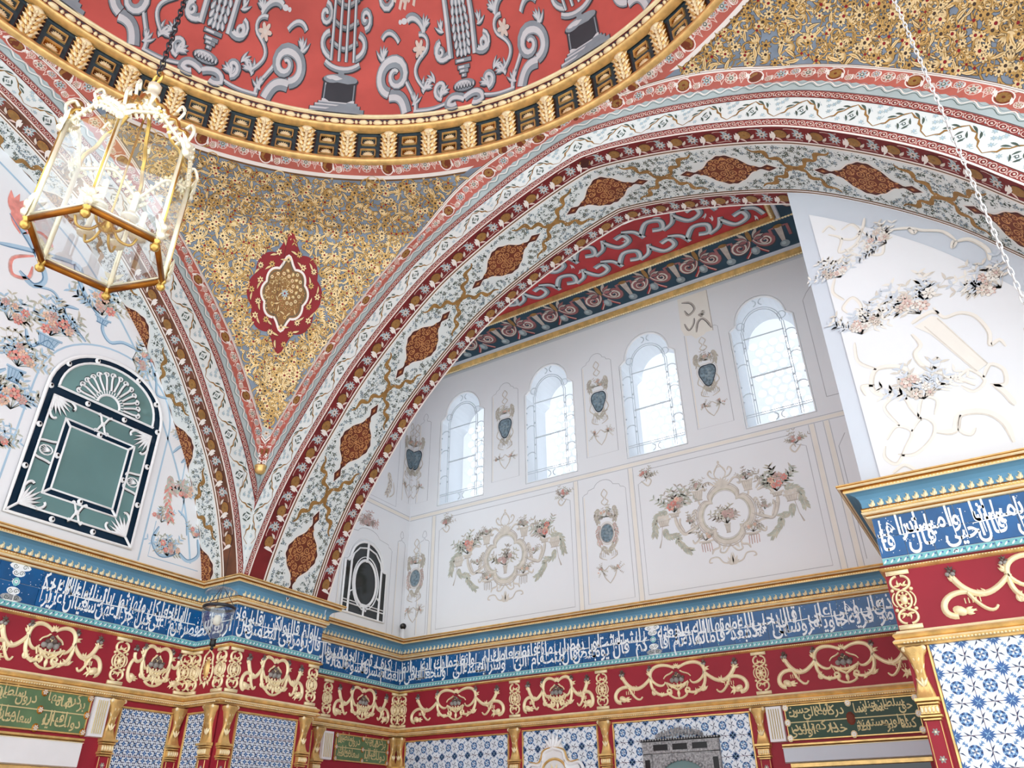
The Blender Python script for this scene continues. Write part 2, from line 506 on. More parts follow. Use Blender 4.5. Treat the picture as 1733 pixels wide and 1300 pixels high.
# walls: each has red panelling below, white plaster above
def wall(name, label, frame, u0, u1, top, extra=None):
    g = Geo()
    g.rect(u0, FLOOR, u1, .80, 'frieze_red', 0)
    g.rect(u0, .80, u1, top, 'plaster', 0)
    if extra: extra(g)
    o = build(g, name, frame); return tag(o, label, 'wall', kind='structure')
def lunette_pts(n=90, inset=0.0):
    t = np.linspace(0, ALEN, n); s, z = arch_pt(t, -inset)
    return s, z
g = Geo()
g.rect(-1.6, FLOOR, 2.27, .80, 'frieze_red'); g.rect(-1.6, .80, 2.27, 1.0, 'plaster')
s_, z_ = lunette_pts()
P = [(CY-s, z) for s, z in zip(s_, z_) if z > 1.0]
P = [(P[0][0], 1.0)] + P + [(P[-1][0], 1.0)]
poly_holes(P[::-1], [], None, 0, 'plaster', g)
wall_left = tag(build(g, 'wall_left', F_LEFT), 'left wall with white painted lunette under the brown-banded arch', 'wall', kind='structure')
g = Geo()
for a, b in ((1, 2), (2, 3), (3, 4)):
    (x0, y0), (x1, y1) = PATH[a], PATH[b]
    for z0, z1, m in ((FLOOR, .8, 'frieze_red'), (.8, 1.0, 'plaster')):
        g.add([(x0, y0, z0), (x1, y1, z0), (x1, y1, z1), (x0, y0, z1)], [(0, 1, 2, 3)], m)
g.add([(-3.02, 2.25, 1.0), (-2.79, 2.25, 1.0), (-2.79, 2.775, 1.0), (-3.02, 2.775, 1.0)], [(0, 1, 2, 3)], 'plaster')
wall_pier = tag(build(g, 'wall_corner'), 'corner pier standing out between the left wall and the alcove', 'wall', kind='structure')
wall_side = wall('wall_side', 'narrow white side wall of the alcove with the dark oval window', F_SIDE, 2.775, 3.70, 2.80)
WIN = [(-2.784, -2.43), (-2.134, -1.785), (-1.48, -1.126), (-.814, -.458)]
def win_outline(x0, x1, inset=0.0, zb=1.803):
    x0 += inset; x1 -= inset; c = (x0+x1)/2; w = (x1-x0)/2
    zs = 2.405; top = 2.585-inset
    L = [(x0, zb+inset), (x1, zb+inset), (x1, zs)]
    r = w*.80
    L += [(x1-.012, zs+.012), (c+r, zs+.03)]
    for a in np.linspace(.12, math.pi-.12, 15):
        L.append((c+r*math.cos(a), zs+.022+(top-zs-.022)*math.sin(a)))
    L += [(c-r, zs+.03), (x0+.012, zs+.012), (x0, zs)]
    return L
def wb(g):
    pass
g = Geo()
g.rect(-3.1, FLOOR, -.2, .80, 'frieze_red')
poly_holes([(-3.1, .80), (-.2, .80), (-.2, 2.80), (-3.1, 2.80)], [win_outline(*w) for w in WIN], None, 0, 'plaster', g, back=.272)
wall_back = tag(build(g, 'wall_back', F_BACK), 'white back wall of the alcove with four arched windows', 'wall', kind='structure')
# right infill under the alcove arch
g = Geo()
g.rect(-.25, FLOOR, 1.6, .80, 'frieze_red'); g.rect(-.25, .80, 1.6, 1.0, 'plaster')
s_, z_ = lunette_pts()
P = [(CX+s, z-.002) for s, z in zip(s_, z_) if CX+s > -.25 and z > 1.0]
zl = float(np.interp(-.25-CX, s_, z_))
P = [(-.25, 1.0), (-.25, zl)] + P + [(P[-1][0], 1.0)]
poly_holes(P[::-1], [], None, 0, 'plaster_grey', g)
side = Geo()
for z0, z1, m in ((FLOOR, .8, 'frieze_red'), (.8, zl, 'plaster')):
    g.add([(-.25, z0, 0), (-.25, z1, 0), (-.25, z1, -.975), (-.25, z0, -.975)], [(0, 1, 2, 3)], m)
g.add([(-.25, zl-.05, 0), (-.25, 2.9, -.09), (-.25, 2.9, -.975), (-.25, zl-.05, -.975)], [(0, 1, 2, 3)], 'plaster')
# the raised white field inside a grey margin
s_, z_ = lunette_pts(inset=.105)
P = [(CX+s, z) for s, z in zip(s_, z_) if CX+s > -.19 and z > 1.0]
zl2 = float(np.interp(-.19-CX, s_, z_))
P = [(-.19, 1.0), (-.19, zl2)] + P + [(P[-1][0], 1.0)]
poly_holes(P[::-1], [], None, .006, 'plaster', g)
wall_right = tag(build(g, 'wall_right', F_RIGHT), 'white infill wall closing the right part of the great arch', 'wall', kind='structure')

# ------------------------------------------------------------------ arches: painted ground bands (flat colours; ornament comes later)
V_BANDS = [(0, .007, 'line_white', .0015), (.007, .037, 'band_red', 0), (.037, .139, 'band_white', 0), (.139, .171, 'band_red', 0),
           (.171, .221, 'band_grey', 0), (.221, .284, 'band_orange', 0), (.284, .296, 'line_white', .0015), (.296, .303, 'line_brown', 0)]
D_BANDS = [(0, .082, 'band_deep'), (.082, .090, 'line_white'), (.090, .097, 'line_brown'), (.097, .103, 'line_white'), (.103, .388, 'band_white'),
           (.388, .396, 'line_brown'), (.396, .403, 'line_white'), (.403, .411, 'line_brown'), (.411, .417, 'line_white'), (.417, .490, 'band_deep'), (.490, .50, 'line_white')]
def build_arch(name, label, fF, fS, depth, t0, t1, deep='band_deep'):
    g = Geo()
    for v0, v1, m, h in V_BANDS: strip(g, t0, t1, v0, v1, m, 0)
    root = tag(build(g, name, fF), label, 'arch', kind='structure')
    g = Geo()
    for d0, d1, m in D_BANDS:
        if d0 < depth: strip(g, t0, t1, d0, min(d1, depth), deep if m == 'band_deep' else m, 0)
    so = build(g, 'soffit', fS, root)
    return root
arch_back = build_arch('arch_back', 'great pointed arch over the alcove painted with white and red bands', faceA, soffA, .50, T0, ALEN-T0)
arch_left = build_arch('arch_left', 'pointed arch of the left wall painted with white and brown bands', faceB, soffB, .23, T0, ALEN-T0, 'band_brown')
# unseen rear spandrel of the alcove arch, added to stop light leaking
g = Geo(); t = np.linspace(0, ALEN, 80); s_, z_ = arch_pt(t, 0)
V = np.r_[np.c_[CX+s_, np.full(80, CY+DA+.5), z_], np.c_[CX+s_, np.full(80, CY+DA+.5), np.full(80, 2.95)]]
g.add(V, [(i, i+1, 81+i, 80+i) for i in range(79)], 'plaster')
build(g, 'rear_light_stop', None, arch_back)

# ------------------------------------------------------------------ pendentives
def build_pend(name, label, side):
    g = Geo(); na, nz = 48, 110
    zs = PZ0 + (PZ1-PZ0)*np.linspace(0, 1, nz+1)**.8
    A, Zz = np.meshgrid(np.linspace(0, 1, na+1), zs)
    V = pend(A.ravel(), Zz.ravel(), 0, side)
    F, G2 = [], []
    for j in range(nz):
        for i in range(na):
            f = (j*(na+1)+i, j*(na+1)+i+1, (j+1)*(na+1)+i+1, (j+1)*(na+1)+i)
            (G2 if zs[j] > 2.805 else F).append(f)
    g.add(V, F, 'pend_blue'); g.add(V, G2, 'band_orange')
    return tag(build(g, name, None, None, True), label, 'pendentive', kind='structure')
pend_left = build_pend('pendentive', 'pendentive covered in gold arabesque with a dark red medallion', -1)
pend_right = build_pend('pendentive', 'pale blue and gold pendentive at the upper right of the dome ring', 1)

# ------------------------------------------------------------------ dome and its ring cornice
DOME_Z, DOME_R, DOME_H = 2.963, 1.565, 1.25
def dome(V):
    """(x along the rim, y up the dome, h inward); x is measured clockwise from azimuth 0"""
    az = -V[:, 0]/DOME_R; ps = V[:, 1]/1.42
    r = DOME_R*np.cos(ps); z = DOME_Z+DOME_H*np.sin(ps)
    k = 1-V[:, 2]/DOME_R
    return np.c_[CX+r*k*np.cos(az), CY+r*k*np.sin(az), DOME_Z+(z-DOME_Z)*k]
g = Geo(); g.rect(0, 0, 2*math.pi*DOME_R, 1.42*math.pi/2*.995, 'dome_red', 0, 192, 40)
ceiling_dome = tag(build(g, 'ceiling_dome', dome, None, True), 'red dome painted with grey scrolls, urns and little temples', 'dome', kind='structure')
def lathe(g, prof, m, n=192, a0=0, a1=2*math.pi):
    a = np.linspace(a0, a1, n+1)
    V = np.concatenate([np.c_[CX+r*np.cos(a), CY+r*np.sin(a), np.full(n+1, z)] for r, z in prof])
    F = [(k*(n+1)+i, k*(n+1)+i+1, (k+1)*(n+1)+i+1, (k+1)*(n+1)+i) for k in range(len(prof)-1) for i in range(n)]
    return g.add(V, F, m)
g = Geo(); lathe(g, [(1.66, 2.735), (1.645, 2.90), (1.60, 2.945), (1.58, 2.96), (1.58, 2.97)], 'coffer_dark')
trim_dome = tag(build(g, 'trim_1', None, None, True), 'gilded ring cornice with brackets and coffers at the foot of the dome', 'cornice', kind='structure')
g = Geo(); lathe(g, [(1.90, 2.735), (1.665, 2.725), (1.640, 2.716), (1.622, 2.722), (1.618, 2.735), (1.624, 2.745), (1.645, 2.748), (1.665, 2.752)], 'gold')
build(g, 'lower_torus', None, trim_dome, True)
g = Geo(); lathe(g, [(1.625, 2.905), (1.598, 2.907), (1.585, 2.914), (1.585, 2.922), (1.592, 2.928)], 'gold')
build(g, 'fillet', None, trim_dome, True)
g = Geo(); lathe(g, [(1.592, 2.928), (1.590, 2.955), (1.574, 2.956)], 'dark_red')
build(g, 'bead_course', None, trim_dome, True)
g = Geo(); lathe(g, [(1.578, 2.953), (1.566, 2.954), (1.560, 2.960), (1.565, 2.968)], 'gold_pale')
build(g, 'fillet', None, trim_dome, True)

# ------------------------------------------------------------------ alcove ceiling
CZ = 2.79
g = Geo()
g.add([(-3.0, 2.7, CZ), (-.2, 2.7, CZ), (-.2, 3.64, CZ), (-3.0, 3.64, CZ)], [(3, 2, 1, 0)], 'beam_teal')
ceiling_alcove = tag(build(g, 'ceiling_alcove'), 'painted alcove ceiling with red panel, teal border and gilded mouldings', 'ceiling', kind='structure')
F_CEIL = Frame((0, 0, CZ), (1, 0, 0), (0, -1, 0))      # u = x, v = -y, faces down
# ------------------------------------------------------------------ great cornice
RUNS = {'LEFT': (F_LEFT, .95, 2.25), 'JOG': (F_JOG, -3.02, -2.79), 'PIER': (F_PIER, 2.25, 2.775), 'SIDE': (F_SIDE, 2.775, 3.635),
        'BACK': (F_BACK, -2.995, -.25), 'RIGHT': (F_RIGHT, -.25, .62)}
def swept(name, pieces, parent=None):
    g = Geo()
    for prof, m in pieces: sweep(g, prof, m)
    return build(g, name, None, parent)
trim_cornice = tag(swept('trim_2', [([(.018, .926), (.018, .942), (.021, .955), (.030, .966), (.042, .972), (.054, .974)], 'cornice_blue')]),
                   'blue coved cornice with gilded mouldings running round the hall', 'cornice', kind='structure')
swept('upper_moulding', [([(.054, .974), (.058, .974), (.060, .976)], 'gold_pale'), ([(.060, .976), (.060, .981), (.057, .984)], 'gold'), ([(.057, .984), (.058, .986), (.066, .987)], 'gold_deep'), ([(.066, .987), (.071, .989), (.074, .992)], 'gold_pale'), ([(.074, .992), (.074, .9945), (.076, .995)], 'gold_deep'), ([(.076, .995), (.0755, 1.0), (0, 1.0005)], 'gold')], trim_cornice)  # pale steps and deep grooves paint highlights and dark lines into the gilding
swept('lower_moulding', [([(0, .892), (.012, .893), (.016, .898)], 'gold_pale'), ([(.016, .898), (.012, .902), (.012, .904)], 'gold_deep'), ([(.012, .904), (.020, .905), (.025, .911)], 'gold_pale'), ([(.025, .911), (.022, .914)], 'gold'), ([(.022, .914), (.022, .921)], 'gold'), ([(.022, .921), (.024, .923), (.018, .927)], 'gold_deep')], trim_cornice)  # deep gold shades the grooves, pale gold paints the lit steps
def beads_along(name, o, z, step, r, m, parent, runs=RUNS):
    g = Geo()
    for k, (f, u0, u1) in runs.items():
        p = offset_path(o)
        a, b = u0, u1
        n = int((b-a)/step)
        bb = Geo(); bb.box(-step*.32, -r, 0, step*.32, r, r*1.2, m, r*.5)
        for i in range(n):
            t = Geo(); t.stamp(bb, a+(i+.5)*step, z, h=o)
            V, L, N, M = t.pack(); W = f(V)
            g.V.append(W); g.L.append(L+g.n); g.N.append(N); g.M.append(M*0+g.mid(m)); g.n += len(W)
    return tag(build(g, name, None, parent), kind='stuff')
beads_along('dentil_row', .0575, .979, .0105, .0028, 'gold_pale', trim_cornice)
beads_along('dentil_row', .0225, .9185, .0105, .0025, 'gold_pale', trim_cornice)
# crest of little gilded leaves
g = Geo()
g.leaf(0, 0, .0235, .013, 1.45, 'gold_pale', 0, -.25, .004)
g.leaf(-.002, .002, .013, .007, 2.35, 'gold_pale', 0, -.3, .003); g.leaf(.003, .002, .013, .007, .75, 'gold_pale', 0, .3, .003)
g.ribbon(spiral(.0015, .0225, .0035, -1.2, .7, 7), .0022, 'gold_pale', .001, .002)
CREST = mesh_from(g, 'crest_leaf', None, True, True)
for k, (f, u0, u1) in RUNS.items():
    ins = .03 if k in ('JOG',) else 0
    n = int((u1-u0)/.0262)
    for i in range(n):
        part('crest_leaf', CREST, trim_cornice, f.mw(u0+(i+.5)*(u1-u0)/n, .9255, .0195))

# ------------------------------------------------------------------ inscription band of blue tiles
def shape(txt):
    four = 'بتثجحخسشصضطظعغفقكلمنهيئ'; 
    base = {'ء': 0xFE80, 'آ': 0xFE81, 'أ': 0xFE83, 'ؤ': 0xFE85, 'إ': 0xFE87, 'ئ': 0xFE89, 'ا': 0xFE8D, 'ب': 0xFE8F, 'ة': 0xFE93, 'ت': 0xFE95, 'ث': 0xFE99,
            'ج': 0xFE9D, 'ح': 0xFEA1, 'خ': 0xFEA5, 'د': 0xFEA9, 'ذ': 0xFEAB, 'ر': 0xFEAD, 'ز': 0xFEAF, 'س': 0xFEB1, 'ش': 0xFEB5, 'ص': 0xFEB9, 'ض': 0xFEBD,
            'ط': 0xFEC1, 'ظ': 0xFEC5, 'ع': 0xFEC9, 'غ': 0xFECD, 'ف': 0xFED1, 'ق': 0xFED5, 'ك': 0xFED9, 'ل': 0xFEDD, 'م': 0xFEE1, 'ن': 0xFEE5, 'ه': 0xFEE9,
            'و': 0xFEED, 'ى': 0xFEEF, 'ي': 0xFEF1}
    out = []; prev = False
    i = 0
    while i < len(txt):
        c = txt[i]; nxt = txt[i+1] if i+1 < len(txt) else ''
        if c == 'ل' and nxt == 'ا':
            out.append(chr(0xFEFC if prev else 0xFEFB)); prev = False; i += 2; continue
        join = c in four and nxt in base and nxt != 'ء'
        f = (3 if join else 1) if prev else (2 if join else 0)
        if c == 'ء': f = 0
        out.append(chr(base[c]+f)); prev = join; i += 1
    return ''.join(reversed(out))
_words = {}
def word_geo(w):
    """one word as flat polygons, height about .7, origin at its left end on the baseline"""
    if w in _words: return _words[w]
    cu = bpy.data.curves.new('w', 'FONT'); cu.body = shape(w); cu.resolution_u = 2; cu.fill_mode = 'FRONT'; cu.offset = .016
    ob = bpy.data.objects.new('w', cu); COL.objects.link(ob)
    bpy.context.view_layer.update()
    dg = bpy.context.evaluated_depsgraph_get()
    me = bpy.data.meshes.new_from_object(ob.evaluated_get(dg))
    V = np.zeros(len(me.vertices)*3); me.vertices.foreach_get('co', V); V = V.reshape(-1, 3)
    F = [tuple(p.vertices) for p in me.polygons]
    bpy.data.objects.remove(ob); bpy.data.curves.remove(cu); bpy.data.meshes.remove(me)
    V[:, 2] = 0
    x0, x1 = V[:, 0].min(), V[:, 0].max(); V[:, 0] -= x0
    _words[w] = (V, F, x1-x0); return _words[w]
def write(g, txt, u1, u0, v, h, size, m, ov=.62, sy=1.5, tiers=2, dv=None):
    """set words right to left from u1 to u0 in two interlaced tiers"""
    ws = txt.split(); W = [word_geo(w) for w in ws]
    tot = sum(w[2]*ov for w in W); sc = (u1-u0)/tot
    x = u1
    for i, (V, F, wd) in enumerate(W):
        ww = wd*sc*(1 if tiers == 1 else 1.06)
        sx = sc*(1 if tiers == 1 else 1.06)
        y = v + (dv if (tiers == 2 and i % 2) else 0)
        P = np.c_[x-ww+V[:, 0]*sx, y+V[:, 1]*size*sy, np.full(len(V), h+.0002*(i % 2))]
        P[:, 0] = np.clip(P[:, 0], u0-.004, u1+.004)
        g.add(P, F, m)
        x -= wd*ov*sc
TEXT = {'RIGHT': [(.62, -.24, 'ابراهيم في ربه اذ قال ابراهيم ربي الذي يحيي ويميت قال انا احيي واميت قال ابراهيم فان')],
        'BACK': [(-.26, -1.40, 'او كالذي مر على قرية وهي خاوية على عروشها قال انى يحيي هذه الله بعد موتها فاماته الله مائة عام ثم بعثه قال'),
                 (-1.46, -2.99, 'كم لبثت قال لبثت يوما او بعض يوم قال بل لبثت مائة عام فانظر الى طعامك وشرابك لم يتسنه وانظر الى حمارك ولنجعلك اية للناس وانظر الى')],
        'SIDE': [(3.63, 2.78, 'العظام كيف ننشزها ثم نكسوها لحما فلما تبين له قال اعلم ان الله على كل')],
        'PIER': [(2.77, 2.255, 'قال اولم تؤمن قال بلى ولكن ليطمئن قلبي قال فخذ')],
        'JOG': [(-2.80, -3.015, 'اربعة من الطير')],
        'LEFT': [(2.245, 1.53, 'فصرهن اليك ثم اجعل على كل جبل منهن جزءا ثم ادعهن ياتينك سعيا واعلم ان الله عزيز حكيم'), (1.33, .98, 'بسم الله الرحمن الرحيم الله لا')]}
BAND_LABEL = {'RIGHT': 'blue tile inscription band on the right pier with large white script', 'BACK': 'long blue tile inscription band on the alcove back wall',
              'SIDE': 'blue tile inscription band on the narrow alcove side wall', 'PIER': 'blue tile inscription band on the face of the corner pier',
              'JOG': 'short blue tile inscription band behind the glass bell lamp', 'LEFT': 'blue tile inscription band below the left lunette'}
g = Geo(); g.box(-.0388, 0, 0, .0388, .0648, .004, 'tile_blue', .0007); TILE_B = mesh_from(g, 'tile', None, False, True)
g = Geo(); g.box(-.0388, 0, 0, .0388, .0205, .004, 'tile_turquoise', .0007)
for i in range(4):
    x = -.029+i*.0194
    g.leaf(x-.007, .004, .015, .005, .6, 'ink_white', .0044, .3); g.ell(x+.006, .013, .0028, None, 'tile_ink', 0, .0044, 6); g.leaf(x, .016, .010, .003, -.5, 'tile_ink', .0043)
TILE_T = mesh_from(g, 'border_tile', None, False, True)
def divider(g, x):
    for k, (yy, w) in enumerate(((.770, .050), (.795, .030), (.828, .018), (.860, .030), (.883, .050))):
        g.ell(x, yy, w*.8, .014, 'ink_white', 0, .0046+.0001*k, 12)
    for yy, w in ((.770, .05), (.795, .03), (.860, .03), (.883, .05)):
        for s in (-1, 1): g.ribbon(spiral(x+s*w*.35, yy, .010, 0, 1.3, 12, d=s), .0022, 'leaf_green', .0052)
    g.ell(x, .828, .012, .016, 'tile_turquoise', 0, .0052); g.flower(x, .828, .008, 'ink_white', 'tile_ink', 6, .0058)
def sprig(g, x, y, sc, rnd):
    a = rnd.random()*6.28; k = rnd.random()
    if k < .4: g.flower(x, y, .0055*sc, 'tile_ink_pale' if k < .2 else 'tile_turquoise', 'ink_white', 5, .0043, a)
    elif k < .7: g.leaf(x, y, .014*sc, .0045*sc, a, 'tile_turquoise' if k < .5 else 'tile_ink_pale', .0043, .4)
    elif k < .85: g.ell(x, y, .0022*sc, None, 'ink_white', 0, .0044, 6)
    else: g.ribbon(spiral(x, y, .007*sc, a, 1.1, 9), .0016, 'tile_ink_pale', .0043)
for k, (f, u0, u1) in RUNS.items():
    g = Geo(); g.rect(u0, .735, u1, .894, 'grout', .0006)
    band = tag(build(g, 'inscription_band', f), BAND_LABEL[k], 'tile band', 'tile inscription bands under the cornice', 'structure')
    n = max(1, round((u1-u0)/.079)); w = (u1-u0)/n
    for i in range(n):
        for r in range(2):
            part('tile', TILE_B, band, f.mw(u0+(i+.5)*w, .7605+r*.0662, .0006) @ Matrix.Diagonal((w/.0787, 1, 1, 1)))
        part('border_tile', TILE_T, band, f.mw(u0+(i+.5)*w, .7375, .0006) @ Matrix.Diagonal((w/.0787, 1, 1, 1)))
    g = Geo(); rnd = random.Random(len(k)*7+3)
    for i in range(int((u1-u0)*330)):
        sprig(g, u0+.008+rnd.random()*(u1-u0-.016), .766+rnd.random()*.12, .9, rnd)
    build(g, 'flower_sprigs', f, band).__setitem__('kind', 'stuff')
    g = Geo()
    for a, b, t in TEXT[k]: write(g, t, a, b, .781, .0050, .060, 'ink_white', .54, 1.5, 2, .046)
    rnd = random.Random(5)
    u = u0+.02
    while u < u1-.01:            # the tall upright strokes that cross both lines
        if not any(b-.01 < u < a+.01 for a, b, t in TEXT[k]): u += .03; continue
        z0 = .772+rnd.random()*.03; z1 = .872+rnd.random()*.014
        g.ribbon([(u, z0), (u-.002, (z0+z1)/2), (u, z1)], [.0022, .0042, .0056], 'ink_white', .0054)
        u += .024+rnd.random()*.05
    for a, b, t in TEXT[k]:
        n = max(1, int((a-b)/.16))
        for i in range(n):
            x = b+(i+.2+.5*rnd.random())*(a-b)/n
            g.ribbon([(x, .822+.006*rnd.random()), (x+.06, .826), (x+.11, .829)], [.002, .0045, .0035], 'ink_white', .0056)
    build(g, 'inscription', f, band)
    if k in ('BACK', 'LEFT'):
        g = Geo(); divider(g, -1.43 if k == 'BACK' else 1.43); build(g, 'arabesque_divider', f, band)

# ------------------------------------------------------------------ red frieze with gilded relief
trim_frieze = tag(swept('trim_3', [([(.0, .735), (.010, .734), (.012, .728), (.010, .727)], 'dark_red'), ([(.003, .716), (.003, .533)], 'frieze_red')]),
                  'deep red frieze with gilded scrollwork running round the hall', 'frieze', kind='structure')
swept('upper_moulding', [([(.010, .728), (.015, .726), (.016, .722), (.010, .718), (.003, .715)], 'gold')], trim_frieze)
swept('lower_moulding', [([(.003, .534), (.010, .533), (.014, .527), (.022, .523)], 'gold_pale'), ([(.022, .523), (.024, .518), (.018, .511)], 'gold'), ([(.018, .511), (.018, .508)], 'gold_deep'), ([(.018, .508), (.022, .506), (.027, .501)], 'gold_pale'), ([(.027, .501), (.025, .495), (.017, .491), (.015, .486), (0, .485)], 'gold')], trim_frieze)  # highlight and shade tones of gold painted along this profile
beads_along('bead_row', .0145, .7235, .0085, .0022, 'gold_pale', trim_frieze)
beads_along('bead_row', .0245, .4955, .0095, .0028, 'gold_pale', trim_frieze)

def fruit(g, x, y, s):
    for dx, dy, r, m in ((-.010, 0, .0075, 'fruit_grey'), (.006, -.001, .008, 'fruit_grey'), (-.003, .009, .007, 'fruit_dark'), (.012, .008, .006, 'fruit_dark'), (.003, .017, .006, 'fruit_dark')):
        g.ell(x+dx*s, y+dy*s, r*s, None, m, 0, .004, 9, .007*s)
    for a in (.6, 1.5, 2.4): g.leaf(x, y+.014*s, .016*s, .006*s, a, 'fruit_dark', .004, .2, .003)
def acan(g, x, y, l, a, m='gold_pale', n=4, d=1):
    """little acanthus spray"""
    for i in range(n):
        k = i/(n-1)-.5
        g.leaf(x, y, l*(1-.5*abs(k)), l*.34, a+k*1.5, m, .002, .35*d*(1 if k > 0 else -1), .006)
def scroll_ornament(w, small=False):
    """gilded relief, half width w, 0..0.165 high"""
    g = Geo(); G = 'gold_pale'; H = .009
    def rb(p, a, b): 
        n = len(p); a *= 1.25; b *= 1.25; g.ribbon(p, np.interp(np.linspace(0, 1, n), [0, .5, 1], [a, max(a, b), b]), G, .001, H)
    for s in (-1, 1):
        q = lambda x, y: (s*x*w, y)
        a1 = .40 if not small else .52
        rb(bez(q(.02, .140), q(.18, .172), q(a1, .168), q(a1, .112), n=14), .010, .013)
        acan(g, *q(a1, .120), .030, math.pi/2-s*.5, d=s)
        rb(bez(q(a1, .112), q(a1-.05, .07), q(a1-.20, .055), q(a1-.22, .085), n=10), .010, .005)
        rb(bez(q(a1-.01, .112), q(a1+.03, .06), q(a1-.06, .022), q(.20, .020), q(.10, .040), n=16), .012, .008)
        rb(spiral(s*w*.14, .040, .016, -math.pi/2, 1.2, 14, d=-s), .008, .005)
        acan(g, *q(a1-.03, .030), .034, math.pi/2+s*.3, d=s); acan(g, *q(.27, .024), .026, math.pi/2+s*.9, d=s)
        rb(bez(q(.05, .128), q(.12, .110), q(.16, .12), q(.20, .098), n=9), .006, .004)
        if not small:
            rb(bez(q(a1, .108), q(.55, .060), q(.66, .045), q(.78, .088), q(.82, .120), n=16), .012, .015)
            acan(g, *q(.82, .112), .028, math.pi/2-s*.3, d=s)
            fruit(g, s*w*.83, .135, .9)
            acan(g, *q(.60, .062), .030, math.pi/2-s*.9, d=s)
            rb(bez(q(.74, .078), q(.98, .090), q(1.02, .010), q(.86, .012), n=14), .012, .015)
            g.ell(*q(.84, .026), .020, .014, G, s*.5, .002, 12, .012); acan(g, *q(.80, .022), .032, math.pi/2+s*1.5, d=s)
            rb(bez(q(.74, .074), q(.66, .02), q(.58, .005), q(.54, .030), n=10), .009, .006)
            for i in range(5): g.ribbon([(s*w*(.66+.03*i), .060), (s*w*(.66+.03*i), .044)], .0035, G, .001, .004)
        else:
            rb(bez(q(a1, .108), q(.70, .075), q(.86, .095), q(.84, .122), n=12), .010, .012)
            fruit(g, s*w*.84, .134, .75)
            rb(bez(q(.80, .100), q(1.02, .080), q(1.0, .012), q(.78, .014), n=12), .011, .013)
            g.ell(*q(.80, .030), .017, .013, G, s*.5, .002, 10, .011); acan(g, *q(.76, .024), .026, math.pi/2+s*1.5, d=s)
        fruit(g, s*w*a1, .146, .75)
    for a in (-.9, -.45, 0, .45, .9): g.leaf(0, .140, .024, .009, math.pi/2-a, G, .003, 0, .007)
    for a in (-.6, 0, .6): g.leaf(0, .120, .022, .009, -math.pi/2-a, G, .003, 0, .006)
    # basket of fruit
    bw = .045 if small else .055
    g.ribbon(smooth_line([(-bw, .078), (-bw*.5, .066), (0, .062), (bw*.5, .066), (bw, .078)], 5), [.012]*21, G, .002, .012)
    g.ribbon([(-bw*.75, .068), (0, .044), (bw*.75, .068)], .012, G, .002, .010)
    for i in range(7): g.ribbon([(-bw+.002+i*bw/3.1, .074), (-bw*.8+i*bw/3.8, .052)], .004, G, .004, .008)
    for x, r in ((-.026, .011), (-.004, .013), (.020, .012)): g.ell(x, .088, r, None, 'fruit_grey', 0, .004, 10, .012)
    for x, y, r in ((-.015, .102, .010), (.010, .104, .011), (-.002, .116, .009), (.028, .098, .008)): g.ell(x, y, r, None, 'fruit_dark', 0, .004, 10, .010)
    rb(bez((-.04, .024), (-.02, .002), (.02, .002), (.04, .024), n=10), .008, .008)
    g.leaf(0, .044, .036, .016, -math.pi/2, G, .003, 0, .008)
    return g
def strip_ornament():
    """pilaster strip of interlaced ovals"""
    g = Geo(); G = 'gold_pale'
    g.rect(-.033, .002, .033, .014, G, .006); g.rect(-.033, .166, .033, .178, G, .006)
    g.box(-.033, 0, 0, .033, .014, .009, G, .002); g.box(-.033, .166, 0, .033, .180, .009, G, .002)
    g.ring(0, .090, .021, .007, G, .001, 16, .028, relief=.008); g.ell(0, .090, .011, .016, G, 0, .002, 12, .011)
    for i in range(8):
        a = i*math.pi/4; g.ell(.014*math.cos(a), .090+.020*math.sin(a), .004, None, G, 0, .002, 6, .006)
    for s in (-1, 1):
        for y, d in ((.138, 1), (.042, -1)):
            g.ribbon(bez((s*.004, .090+d*.030), (s*.034, .090+d*.034), (s*.034, y+d*.022), (s*.006, y+d*.024), n=12), .008, G, .001, .009)
            acan(g, s*.006, y-d*.008, .020, math.pi/2*d+s*.35*d*-1, n=3)
        for y in (.120, .060): g.ell(s*.027, y, .006, None, G, 0, .001, 8, .007)
        g.ribbon(bez((s*.022, .112), (s*.036, .1), (s*.036, .08), (s*.022, .068), n=8), .005, G, .001, .006)
    return g
def cartouche_ornament():
    g = Geo(); G = 'gold_pale'
    g.ell(0, .090, .016, .040, 'gold', 0, .002, 14, .014)
    for i in range(14):
        a = i*2*math.pi/14; g.leaf(.015*math.cos(a), .090+.038*math.sin(a), .012, .006, a, G, .002, 0, .006)
    for s in (-1, 1):
        g.ribbon(bez((s*.018, .150), (s*.036, .14), (s*.020, .115), (s*.034, .100), n=10), .006, G, .001, .007)
        g.ribbon(bez((s*.034, .098), (s*.046, .06), (s*.030, .04), (s*.012, .036), n=10), .007, G, .001, .007)
        acan(g, s*.018, .04, .02, -math.pi/2+s*.5, n=3)
    g.ribbon([(0, .166), (-.018, .150)], .006, G, .001, .006); g.ribbon([(0, .166), (.018, .150)], .006, G, .001, .006)
    g.leaf(0, .04, .030, .014, -math.pi/2, G, .002, 0, .008); g.ell(0, .166, .006, None, G, 0, .001, 8, .006)
    return g
SCR = {}
def orn(kind, w=None):
    key = (kind, w)
    if key not in SCR:
        gg = strip_ornament() if kind == 'strip' else cartouche_ornament() if kind == 'cart' else scroll_ornament(w, kind == 'small')
        SCR[key] = mesh_from(gg, 'gilded_'+kind, None, True, True)
    return SCR[key]
